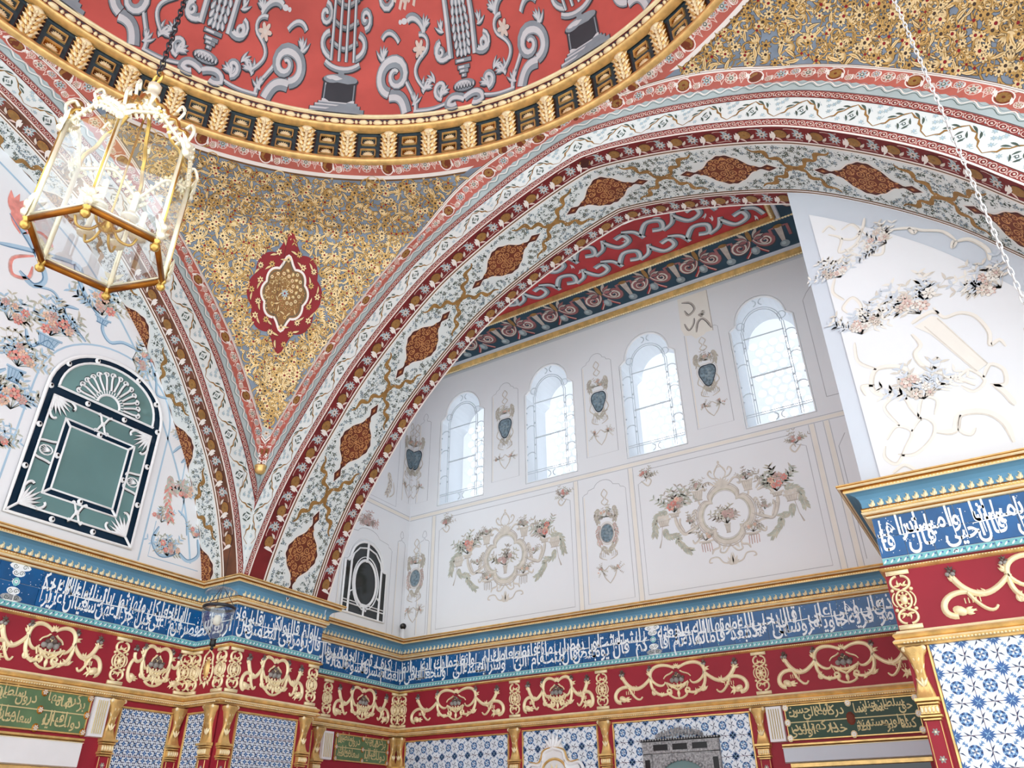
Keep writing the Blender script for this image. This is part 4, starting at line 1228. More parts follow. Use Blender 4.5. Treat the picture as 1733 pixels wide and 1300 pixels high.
def pend_orn(root, side, z1=2.80, step=.0245, rose=True, msc=1.12):
    r = random.Random(9+side)
    mc = 2.335      # height of the cartouche
    def pmap(V): 
        z = mc+V[:, 1]; return pend(.5+V[:, 0]/np.interp(z, _az, _aw), z, V[:, 2]+.001, side)
    G = Geo(); z = PZ0+.02
    def inside(dx, dz, k): return rose and (dx/(.185*k))**2+(dz/(.215*k))**2 < 1
    # under-layer of long curling stems
    for i in range(420):
        zz = PZ0+.06+(z1-PZ0-.06)*r.random()**.6; arc = float(np.interp(zz, _az, _aw)); a = .5+(r.random()-.5)*(1-.05/max(arc, .06))
        if inside((a-.5)*arc, zz-mc, 1.0): continue
        P = spiral(0, 0, .030+.035*r.random(), r.random()*6.3, .8+.6*r.random(), 14, .15, r.choice((-1, 1)))
        u = Geo(); u.ribbon(P, .0085, 'pend_dark', .0004); u.ribbon(P, .0056, 'pend_gold' if i % 3 else 'pend_light', .0008)
        world_stamp(G, (u.pack(), u.names), *pend_frame(a, zz, side), 0, 1, .0002)
    while z < z1:
        arc = float(np.interp(z, _az, _aw)); n = max(1, int(arc/step))
        for i in range(n):
            a = (i+.5+.6*(r.random()-.5))/n; zz = z+.6*step*(r.random()-.5)
            if abs(a-.5)*arc > arc/2-.010: continue
            if inside((a-.5)*arc, zz-mc, 1.0): continue
            k = r.choices(range(8), [3, 3, 2, 3, 4, 2, 2, 3])[0]
            world_stamp(G, ARB[k], *pend_frame(a, zz, side), r.random()*6.3, (.74+.34*r.random())*msc, .0006+.0008*r.random())
        z += step*.95
    build(G, 'arabesque', None, root)['kind'] = 'stuff'
    if rose:
        def cart(k):
            a = np.linspace(0, 2*math.pi, 97)[:-1]
            rad = 1+.13*np.abs(np.cos(a*4))+.30*np.exp(-((a-math.pi/2)/.16)**2)+.30*np.exp(-((a-1.5*math.pi)/.16)**2)
            return np.c_[.160*k*rad*np.cos(a), .180*k*rad*np.sin(a)]
        def disc(g, k, m, h):
            P = cart(k); n = len(P); V = [(0, 0, h)]; F = []
            for j in range(1, 7): V += [(x*j/6, y*j/6, h) for x, y in P]
            for i in range(n):
                q = (i+1) % n; F.append((0, 1+i, 1+q))
                for j in range(5): F.append((1+j*n+i, 1+(j+1)*n+i, 1+(j+1)*n+q, 1+j*n+q))
            g.add(V, F, m)
        g = Geo(); disc(g, 1.0, 'med_red', .0015)
        med = build(g, 'red_medallion', pmap, root); med['label'] = 'dark red lobed medallion in the gold pendentive'
        g = Geo()
        for k in range(20):
            a = k*2*math.pi/20; rr = .128 if k % 2 else .158
            g.stamp(ARB[k % 3], rr*math.cos(a), rr*1.12*math.sin(a), a, .85, h=.0024); g.stamp(ARB[4], rr*1.02*math.cos(a+.15), rr*1.12*math.sin(a+.15), a+1.2, .7, h=.0022)
        for k in range(26):
            a = k*2*math.pi/26; g.stamp(ARB[(7, 4, 1)[k % 3]], .188*math.cos(a), .216*math.sin(a), a, .8, h=.0022)
        g.ribbon(cart(.62), .010, 'line_white', .0030, closed=True); disc(g, .60, 'pend_brown', .0026); g.ribbon(cart(.55), .003, 'leaf_green', .0034, closed=True)
        for k in range(60):
            a = k*2.4; rr = .092*math.sqrt(k/60); g.stamp(ARB[k % 8], rr*math.cos(a), rr*1.12*math.sin(a), a*1.7, .55, h=.0034)
        g.flower(0, 0, .018, 'leaf_pale', 'med_red', 8, .006)
        build(g, 'medallion_flowers', pmap, med)
    # red border with rosettes below the ring, and its white fillet
    u = u_orange(); V, L, N, M = u.pack(); G = Geo()
    for i in range(12):
        phi = math.radians(82+i*9.6) if side < 0 else math.radians(82+i*9.6)
        W = pend_az(phi-V[:, 0]/1.66, 2.858+V[:, 1]*1.25, V[:, 2]+.001, side)
        ids = np.array([G.mid(q) for q in u.names]); G.V.append(W); G.L.append(L+G.n); G.N.append(N); G.M.append(ids[M]); G.n += len(W)
    build(G, 'rosette_border', None, root)
    g = Geo(); na = 60; A = np.linspace(.03, .97, na+1)
    for za, zb, m, h in ((2.802, 2.818, 'line_white', .003), (2.795, 2.802, 'line_brown', .0025)):
        V = np.r_[pend(A, np.full(na+1, za), h, side), pend(A, np.full(na+1, zb), h, side)]
        g.add(V, [(i, i+1, na+2+i, na+1+i) for i in range(na)], m)
    build(g, 'white_fillet', None, root)
pend_orn(pend_left, -1)
pend_orn(pend_right, 1, 2.80, .0265, False, 1.2)
# painted shield on the arris below the pendentive
FS = Frame((-2.79+.012, 2.25-.012, 0), (math.sqrt(.5), math.sqrt(.5), 0), Z1)
FS.n = np.array((math.sqrt(.5), -math.sqrt(.5), 0.))
g = Geo()
def shield(k): 
    P = np.array([(0, -.075), (.024, -.045), (.050, -.030), (.050, -.008), (.034, .010), (.028, .040), (.014, .058), (0, .066)])*k
    return np.r_[P, (P*[-1, 1])[::-1][1:-1]]+[0, 1.735]
for k, m, h in ((1.0, 'line_white', .004), (.86, 'med_brown', .0046), (.80, 'line_white', .0052), (.68, 'band_grey', .0058)): g.poly(shield(k), m, h)
g.flower(0, 1.715, .018, 'bone', 'roundel', 6, .0064); g.leaf(0, 1.735, .035, .014, math.pi/2, 'bone', .0064)
for z, x in ((1.65, .030), (1.65, -.030), (1.60, .020), (1.60, -.020), (1.565, .012), (1.565, -.012)): g.flower(x, z, .013, 'line_white', 'leaf_green', 6, .004); g.leaf(x, z-.01, .03, .009, -math.pi/2+x*6, 'band_pink', .0036, x*8)
build(g, 'painted_shield', FS, pend_left)
# gilded knob at the tip between the two arches
g = Geo(); p = np.array([-2.79+.014, 2.25-.014, 1.50])
n = 12; a = np.arange(n)*2*math.pi/n
rows = [(.004, 0), (.020, .006), (.027, .018), (.025, .030), (.029, .034), (.029, .042), (.004, .046)]
V = np.concatenate([np.c_[p[0]+r_*np.cos(a), p[1]+r_*np.sin(a), np.full(n, p[2]+z_)] for r_, z_ in rows])
g.add(V, [(k*n+i, k*n+(i+1) % n, (k+1)*n+(i+1) % n, (k+1)*n+i) for k in range(len(rows)-1) for i in range(n)], 'gold')
build(g, 'gilded_knob', None, pend_left, True)

# ------------------------------------------------------------------ ring cornice pieces
def bracket_geo():
    g = Geo(); G = 'gold'; n = 10
    t = np.linspace(0, 1, n); y = .004+.150*t; h = .018+.020*np.clip((t-.35)/.65, 0, 1)**1.5+.006*np.sin(t*math.pi)
    k = 5; q = np.linspace(-1, 1, k); V = [(.034*b, y[i], h[i]*(1-.3*b*b)) for i in range(n) for b in q]
    F = [(i*k+j, i*k+j+1, (i+1)*k+j+1, (i+1)*k+j) for i in range(n-1) for j in range(k-1)]
    b = n*k
    for i in range(n): V += [(-.034, y[i], 0), (.034, y[i], 0)]
    for i in range(n-1): F += [(b+2*i, i*k, (i+1)*k, b+2*i+2), (i*k+k-1, b+2*i+1, b+2*i+3, (i+1)*k+k-1)]
    F.append(tuple(j for j in range(k))[::-1]+(b,)); 
    g.add(V, F, 'gold_deep')
    for i in range(6):
        yy = .012+i*.022; hh = float(np.interp(yy, y, h))
        for s in (-1, 1):
            g.leaf(s*.004, yy, .042, .022, math.pi/2-s*.80, 'gold_pale' if i % 2 else G, hh-.002, s*-.25, .009); g.leaf(s*.012, yy-.004, .036, .016, math.pi/2-s*.35, G if i % 2 else 'gold_pale', hh, s*-.2, .009)
        g.leaf(0, yy, .040, .016, math.pi/2, 'gold_pale', hh+.002, 0, .010)
    g.ell(0, .146, .028, .014, 'gold_pale', 0, .032, 12, .014); 
    for s in (-1, 1): g.ell(s*.027, .140, .010, .012, G, 0, .028, 8, .010)
    return g
def coffer_geo():
    g = Geo(); D = 'coffer_dark'
    g.box(-.060, .004, 0, .060, .156, .006, 'coffer_brown', .002); g.box(-.054, .008, .004, .054, .152, .008, D, .001)
    return g
def box_geo():
    g = Geo(); w, hgt = .037, .0245
    for x0, y0, x1, y1 in ((-w, -hgt, w, -hgt+.007), (-w, hgt-.007, w, hgt), (-w, -hgt, -w+.007, hgt), (w-.007, -hgt, w, hgt)): g.box(x0, y0, .006, x1, y1, .018, 'gold', .002)
    g.box(-w, -hgt, .006, w, hgt, .008, 'gold_deep')
    for i in range(7): g.leaf(0, -.012, .027, .011, math.pi/2+(i-3)*.42, 'gold_pale', .009, 0, .006)
    g.ell(0, -.009, .006, None, 'gold_pale', 0, .012, 8, .006)
    return g
BRK = mesh_from(bracket_geo(), 'bracket', None, True, True); COF = mesh_from(coffer_geo(), 'coffer', None, False, True); BOX = mesh_from(box_geo(), 'rosette_box', None, False, True)
def ring_frame(az, r, z, tilt=0.0):
    c, s = math.cos(az), math.sin(az)
    u = np.array((s, -c, 0.)); n = np.array((-c, -s, 0.)); v = np.array((0, 0, 1.))
    if tilt: v, n = v*math.cos(tilt)+n*math.sin(tilt), n*math.cos(tilt)-v*math.sin(tilt)
    p = (CX+r*c, CY+r*s, z)
    return Matrix(((u[0], v[0], n[0], p[0]*S), (u[1], v[1], n[1], p[1]*S), (u[2], v[2], n[2], p[2]*S+EZ), (0, 0, 0, 1)))
DAZ = 2*math.pi/53
for k in range(-13, 15):
    az = math.radians(127.1)-k*DAZ
    part('bracket', BRK, trim_dome, ring_frame(az, 1.655, 2.748, .06))
    c = part('coffer', COF, trim_dome, ring_frame(az-DAZ/2, 1.653, 2.748, .06))
    for y in (.042, .114):
        part('rosette_box', BOX, c, ring_frame(az-DAZ/2, 1.653, 2.748, .06) @ Matrix.Translation((0, y*S, 0)))
g = Geo(); g.ell(0, 0, .0235, .0125, 'gold_pale', 0, 0, 14, .014); EGG = mesh_from(g, 'egg', None, True, True)
g = Geo(); g.ell(0, 0, .0085, .0095, 'gold_pale', 0, 0, 10, .011); BEA = mesh_from(g, 'bead', None, True, True)
NB = 148
for k in range(-38, 42):
    az = math.radians(127.1)-k*2*math.pi/NB
    part('egg', EGG, trim_dome, ring_frame(az, 1.591, 2.9415, .05)); part('bead', BEA, trim_dome, ring_frame(az-math.pi/NB, 1.591, 2.9415, .05))

# ------------------------------------------------------------------ grisaille of the dome
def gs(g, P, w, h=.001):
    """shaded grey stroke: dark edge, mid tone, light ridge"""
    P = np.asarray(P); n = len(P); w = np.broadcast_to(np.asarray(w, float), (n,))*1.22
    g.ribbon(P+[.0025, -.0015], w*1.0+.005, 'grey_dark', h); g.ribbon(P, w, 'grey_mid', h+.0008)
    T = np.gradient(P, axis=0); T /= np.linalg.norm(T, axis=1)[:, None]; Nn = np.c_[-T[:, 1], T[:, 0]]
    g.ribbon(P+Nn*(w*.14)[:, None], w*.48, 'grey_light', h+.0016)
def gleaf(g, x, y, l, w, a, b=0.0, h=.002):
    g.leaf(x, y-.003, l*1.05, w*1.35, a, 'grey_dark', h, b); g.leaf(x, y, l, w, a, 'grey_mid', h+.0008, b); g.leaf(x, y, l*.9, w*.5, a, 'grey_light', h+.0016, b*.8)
def gacan(g, x, y, l, a, d=1, n=5):
    for i in range(n):
        k = i/(n-1); gleaf(g, x+k*l*.35*math.cos(a), y+k*l*.35*math.sin(a), l*(1-.45*k), l*.30, a+d*(k-.35)*1.7, d*.35, .002+.0003*i)
def temple(g, x):
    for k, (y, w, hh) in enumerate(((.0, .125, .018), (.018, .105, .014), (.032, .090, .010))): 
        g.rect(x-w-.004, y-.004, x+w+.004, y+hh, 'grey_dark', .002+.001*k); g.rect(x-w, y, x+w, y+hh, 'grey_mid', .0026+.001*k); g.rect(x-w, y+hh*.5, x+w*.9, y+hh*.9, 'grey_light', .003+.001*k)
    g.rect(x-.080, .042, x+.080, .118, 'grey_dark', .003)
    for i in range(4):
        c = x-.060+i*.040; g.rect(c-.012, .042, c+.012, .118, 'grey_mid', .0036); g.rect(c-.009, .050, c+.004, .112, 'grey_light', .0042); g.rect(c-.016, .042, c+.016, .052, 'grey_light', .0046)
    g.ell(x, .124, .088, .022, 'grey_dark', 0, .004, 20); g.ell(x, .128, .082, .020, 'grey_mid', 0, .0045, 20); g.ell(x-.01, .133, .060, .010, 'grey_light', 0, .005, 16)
    g.rect(x-.014, .140, x+.014, .175, 'grey_mid', .005); 
    gs(g, bez((x-.085, .185), (x-.04, .155), (x+.04, .155), (x+.085, .185), n=10), .018, .005)
    # openwork tower
    for s in (-1, 1):
        for q in (.018, .056):
            g.rect(x+s*q-.009, .19, x+s*q+.009, .48, 'grey_dark', .0050); g.rect(x+s*q-.007, .19, x+s*q+.007, .48, 'grey_mid', .0056); g.rect(x+s*q-.005, .19, x+s*q+.001, .48, 'grey_light', .0062)
        gs(g, cat(bez((x+s*.06, .20), (x+s*.12, .22), (x+s*.12, .27), (x+s*.075, .28), n=9)), .020, .006)
        gs(g, spiral(x+s*.105, .33, .034, -1.6*s, 1.2, 14, d=s), .018, .006)
        gs(g, bez((x+s*.06, .39), (x+s*.12, .40), (x+s*.13, .45), (x+s*.09, .48), n=9), .018, .006)
    for y in (.235, .30, .365, .43): gs(g, bez((x-.07, y+.02), (x, y-.012), (x, y-.012), (x+.07, y+.02), n=9), .014, .0065)
def urn(g, x):
    for s in (-1, 1):
        gs(g, cat(bez((x, .030), (x+s*.05, .060), (x+s*.085, .045), (x+s*.085, .015), n=9), bez((x+s*.085, .015), (x+s*.06, -.0), (x+s*.04, .012), n=5)[1:]), .026, .003)
        gs(g, bez((x+s*.085, .028), (x+s*.16, .005), (x+s*.20, .012), (x+s*.25, .012), n=10), .014, .002)
        gacan(g, x+s*.120, .040, .070, math.pi/2+s*.1, s); gs(g, spiral(x+s*.115, .085, .040, -1.5, .8, 12, d=s), .020, .003)
        gacan(g, x+s*.15, .11, .05, math.pi/2-s*.7, -s)
    g.ell(x, .080, .058, .026, 'grey_dark', 0, .004, 18); g.ell(x, .083, .053, .023, 'grey_mid', 0, .0046, 18); g.ell(x-.008, .088, .036, .012, 'grey_light', 0, .0052, 14)
    for i in range(7): gleaf(g, x-.045+i*.015, .070, .022, .012, math.pi/2, 0, .006)
    for y, w in ((.112, .012), (.128, .022), (.142, .030), (.165, .040)):
        g.rect(x-w-.003, y-.004, x+w+.003, y+.015, 'grey_dark', .0050); g.rect(x-w, y, x+w, y+.013, 'grey_mid', .0056); g.rect(x-w*.8, y+.003, x+w*.1, y+.010, 'grey_light', .0062)
    for k in range(10):
        y = .180+k*.026; w = .040+.010*math.sin(k*.5)
        for i in range(4): gleaf(g, x-w+.010+i*w*.56, y+.004*abs(i-1.5), .034, .022, math.pi/2+(i-1.5)*.25, 0, .006+.0002*k)
    for s in (-1, 1):
        gs(g, [(x+s*.064, .185), (x+s*.068, .30), (x+s*.070, .42)], .022, .0045)
        gs(g, cat(bez((x+s*.07, .200), (x+s*.13, .165), (x+s*.15, .22), (x+s*.115, .235), n=10)), .024, .005)
        gs(g, spiral(x+s*.115, .215, .032, 1.5, 1.1, 13, d=-s), .016, .0055)
        gacan(g, x+s*.09, .275, .050, math.pi/2-s*.9, s, 4)
        gs(g, bez((x+s*.07, .42), (x+s*.13, .40), (x+s*.15, .45), (x+s*.10, .48), n=9), .026, .005)
def side_scrolls(g, x, s):
    """scrollwork standing between an urn and a temple; s points towards the temple"""
    gs(g, cat(bez((x+s*.285, .005), (x+s*.300, .06), (x+s*.320, .085), (x+s*.375, .075), n=10)), .040, .002)
    gs(g, cat(bez((x+s*.375, .085), (x+s*.445, .10), (x+s*.435, .205), (x+s*.345, .20), n=14), spiral(x+s*.345, .150, .050, math.pi/2, 1.1, 16, .25, s)[1:]), np.r_[np.full(14, .036), np.linspace(.036, .014, 15)], .003)
    gacan(g, x+s*.40, .195, .060, math.pi/2-s*.6, s)
    gs(g, bez((x+s*.24, .012), (x+s*.23, .08), (x+s*.34, .15), (x+s*.30, .19), n=10)[:7], .016, .002)
    gs(g, cat(bez((x+s*.200, .095), (x+s*.245, .135), (x+s*.275, .17), (x+s*.205, .215), n=12), bez((x+s*.205, .215), (x+s*.165, .235), (x+s*.175, .285), (x+s*.225, .28), n=9)[1:]), .014, .003)
    g.flower(x+s*.225, .232, .036, 'grey_dark', 'grey_dark', 6, .003); g.flower(x+s*.225, .234, .032, 'bone', 'paint_beige', 6, .004)
    gacan(g, x+s*.205, .075, .065, math.pi/2+s*.3, s); gacan(g, x+s*.26, .035, .055, math.pi/2+s*.7, -s)
    gs(g, bez((x+s*.195, .285), (x+s*.21, .33), (x+s*.26, .345), (x+s*.285, .325), n=10), .022, .003); gacan(g, x+s*.19, .28, .060, math.pi/2-s*.15, s); 
    g.ell(x+s*.30, .322, .016, .010, 'grey_light', 0, .005, 10); g.ell(x+s*.322, .320, .009, .008, 'grey_light', 0, .005, 8)
    gs(g, bez((x+s*.33, .26), (x+s*.36, .30), (x+s*.40, .30), (x+s*.42, .27), n=9), .016, .003)
    for i in range(5):
        y = .385+.014*math.sin(i*1.9); g.ribbon(bez((x+s*(.215+i*.026), y), (x+s*(.225+i*.026), y+.03), (x+s*(.245+i*.026), y-.02), n=6), .014, 'bone', .003+.0003*i)
    gs(g, spiral(x+s*.40, .40, .045, 0, 1.2, 14, d=s), .020, .003); gacan(g, x+s*.33, .42, .06, math.pi/2, s)
def dome2(V):
    W = V.copy(); W[:, 1] *= 1.85; return dome(W)
rim = lambda deg: -math.radians(deg)*DOME_R
for k in range(-1, 3):
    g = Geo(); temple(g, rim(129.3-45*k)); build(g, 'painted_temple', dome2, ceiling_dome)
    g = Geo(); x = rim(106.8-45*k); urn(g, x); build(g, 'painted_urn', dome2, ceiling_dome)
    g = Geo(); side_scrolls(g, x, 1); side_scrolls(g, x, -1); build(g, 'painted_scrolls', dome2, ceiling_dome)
# ------------------------------------------------------------------ alcove windows
mat('came', (206, 216, 224), .5, var=.04)
def clip_in(x, z, o):   # point inside polygon o
    ins = False; n = len(o)
    for i in range(n):
        x0, y0 = o[i]; x1, y1 = o[(i+1) % n]
        if (y0 > z) != (y1 > z) and x < (x1-x0)*(z-y0)/(y1-y0)+x0: ins = not ins
    return ins
WLAB = ['arched window nearest the alcove corner', 'second arched window from the alcove corner', 'third arched window from the alcove corner', 'arched window nearest the white infill wall']
g = Geo(); a = np.arange(12)*math.pi/6
g.add(np.r_[np.c_[.0225*np.cos(a), .0225*np.sin(a), np.zeros(12)], np.c_[.0225*np.cos(a), .0225*np.sin(a), np.full(12, .003)]],
      [tuple(range(12))[::-1], tuple(range(12, 24))]+[(i, (i+1) % 12, 12+(i+1) % 12, 12+i) for i in range(12)], 'glass_round')
RND = mesh_from(g, 'round_pane', None, False, True)
F_OUT = Frame((0, 3.905, 0), (1, 0, 0), Z1)
for wi, (x0, x1) in enumerate(WIN):
    c = (x0+x1)/2
    # outer frame moulding
    g = Geo(); O = np.array(win_outline(x0, x1, .006)); g.ribbon(O, .012, 'fret_white', -.010, .010, closed=True)
    root = tag(build(g, 'window_%d' % (wi+1), F_BACK), WLAB[wi], 'window', 'arched alcove windows', 'structure')
    g = Geo(); iz, sp = 1.875, 2.405
    def bar(P, w=.0065): g.ribbon(P, w, 'came', -.012, .004)
    xi0, xi1 = x0+.068, x1-.068
    g2 = g
    for dx in (-.006, .006):
        for xx in (xi0, xi1): bar([(xx+dx, 1.82), (xx+dx, 2.10), (xx+dx, 2.385)], .004)
        bar([(x0+.012, iz+dx), (c, iz+dx), (x1-.012, iz+dx)], .004)
    r = (xi1-xi0)/2
    for k in (1.0, .90):
        P = [(c+r*k*math.cos(q), 2.385+.125*k*math.sin(q)) for q in np.linspace(0, math.pi, 15)]; bar(P, .005)
    bar([(xi0, 2.335), (c, 2.335), (xi1, 2.335)], .008); bar([(xi0, 2.095), (c, 2.095), (xi1, 2.095)], .010)
    for s, xx in ((-1, x0+.012), (1, x1-.012)):
        xe = xi0 if s < 0 else xi1
        for z in (1.99, 2.17, 2.31):
            bar(bez((xx, z), (xx-s*.01, z+.022), (xe+s*.01, z+.022), (xe, z), n=8), .006)
        g.ring(c+s*r*1.02, 2.425, .022, .005, 'came', -.012, 12, relief=.003)
    for z in (1.842, 2.545):
        for s in (-1, 1): g.ribbon(bez((c+s*.024, z-.020), (c+s*.002, z-.012), (c+s*.002, z+.012), (c+s*.024, z+.020), n=8), .006, 'came', -.011, .004)
    for z in (1.96, 2.05, 2.2, 2.28):
        for xx in (x0+.010, x1-.010, xi0, xi1): g.ell(xx, z, .008, .006, 'came', 0, -.011, 8, .005)
    build(g, 'lead_cames', F_BACK, root, True)
    g = Geo(); loops = [[Vector((x, y, 0)) for x, y in win_outline(x0, x1, .004)]]
    P = np.array([(x, y, -.016) for x, y in win_outline(x0, x1, .004)]); g.add(P, [tuple(t) for t in tessellate_polygon(loops)], 'glass_pane')
    build(g, 'glass', F_BACK, root)
    # pierced gypsum screen at the outside of the deep niche
    out = [(x0-.02, 1.72), (x1+.02, 1.72), (x1+.02, 2.45)]+[(c+(x1-x0+.04)/2*math.cos(q), 2.45+.20*math.sin(q)) for q in np.linspace(.15, math.pi-.15, 12)]+[(x0-.02, 2.45)]
    inn = [(x0+.012, 1.83), (x1-.012, 1.83), (x1-.012, 2.42)]+[(c+(x1-x0-.024)/2*math.cos(q), 2.42+.15*math.sin(q)) for q in np.linspace(.15, math.pi-.15, 12)]+[(x0+.012, 2.42)]
    holes, ctr = [], []
    for j in range(12):
        for i in range(6):
            hx = x0+.034+i*.0575+(.0287 if j % 2 else 0); hz = 1.865+j*.052
            if all(clip_in(hx+.026*math.cos(q), hz+.026*math.sin(q), inn) for q in a): holes.append([(hx+.0235*math.cos(q), hz+.0235*math.sin(q)) for q in a]); ctr.append((hx, hz))
    g = Geo(); poly_holes(out, holes, None, 0, 'gypsum', g, back=.012)
    sc = build(g, 'gypsum_screen', F_OUT, root)
    for hx, hz in ctr: part('round_pane', RND, sc, F_OUT.mw(hx, hz, -.008))

# ------------------------------------------------------------------ painted plaster
def bouquet(g, x, y, r, seed, fl=('paint_rose', 'paint_peach', 'paint_mauve'), lf=('paint_green', 'paint_olive'), n=26, spread=2.0, ang=math.pi/2, h=.0006):
    R = random.Random(seed)
    for i in range(n):
        a = ang+(R.random()-.5)*spread; l = r*(.6+.75*R.random()); b = (R.random()-.5)*.5
        P = bez((x, y), (x+.5*l*math.cos(a), y+.5*l*math.sin(a)), (x+l*math.cos(a+b), y+l*math.sin(a+b)), n=5)
        m = lf[i % len(lf)]
        g.ribbon(P, [.0026, .0022, .0018, .0014, .001], m, h)
        for q in (2, 3, 4):
            for s in (-1, 1): g.leaf(P[q, 0], P[q, 1], r*.26, r*.085, a+b+s*.7, m, h+.0002*(i % 3), s*.2)
    for i in range(max(4, n//3)):
        a = ang+(R.random()-.5)*spread*.8; l = r*(.25+.55*R.random()); rr = r*(.13+.07*R.random())
        px, py = x+l*math.cos(a), y+l*math.sin(a)
        m = fl[i % len(fl)]
        g.flower(px, py, rr, m, fl[(i+1) % len(fl)], 6, h+.0010+.0002*i, R.random()*3, 0, 1.3)
        g.ribbon(spiral(px, py, rr*.5, R.random()*6, .9, 7), rr*.16, lf[1] if i % 2 else 'paint_mauve', h+.0022+.0002*i)
def sc2(g, P, w, m='paint_beige', m2='paint_taupe', h=.0006):
    P = np.asarray(P); n = len(P); w = np.broadcast_to(np.asarray(w, float), (n,))
    T = np.gradient(P, axis=0); T /= np.maximum(np.linalg.norm(T, axis=1), 1e-9)[:, None]; Nn = np.c_[-T[:, 1], T[:, 0]]
    g.ribbon(P, w, m, h); g.ribbon(P-Nn*(w*.36)[:, None], np.maximum(w*.26, .0022), m2, h+.0005)
def rstroke(g, pts, w, m='paint_beige', m2='paint_taupe', h=.0006, n=5):
    P = smooth_line(pts, n); k = len(P)
    sc2(g, P, w*np.interp(np.linspace(0, 1, k), [0, .15, .85, 1], [.5, 1, 1, .4]), m, m2, h)
def vasecup(g, x, y, w, hgt, m='paint_beige', m2='paint_taupe', h=.0008):
    g.poly([(x-w*.30, y-hgt), (x+w*.30, y-hgt), (x+w*.5, y), (x-w*.5, y)], m, h)
    for i in range(5): 
        q = -.4+i*.2; g.ribbon([(x+w*q, y), (x+w*q*.6, y-hgt)], .002, m2, h+.0004)
    g.ribbon([(x-w*.56, y), (x, y-.003), (x+w*.56, y)], .007, m, h+.0006); g.ribbon([(x-w*.56, y-.005), (x, y-.008), (x+w*.56, y-.005)], .002, m2, h+.0008)
    g.ribbon([(x-w*.36, y-hgt), (x+w*.36, y-hgt)], .005, m2, h+.0006)
def garland(g, pts, w, seed, ms=('paint_olive', 'paint_green'), h=.0008):
    P = smooth_line(pts, 6); R = random.Random(seed)
    for i, p in enumerate(P):
        t = P[min(i+1, len(P)-1)]-P[max(i-1, 0)]; a = math.atan2(t[1], t[0])
        for s in (-1, 1): g.leaf(p[0], p[1], w*1.1, w*.42, a+s*(.6+.5*R.random()), ms[(i+(s > 0)) % 2], h+.0002*(i % 4), -s*.3)
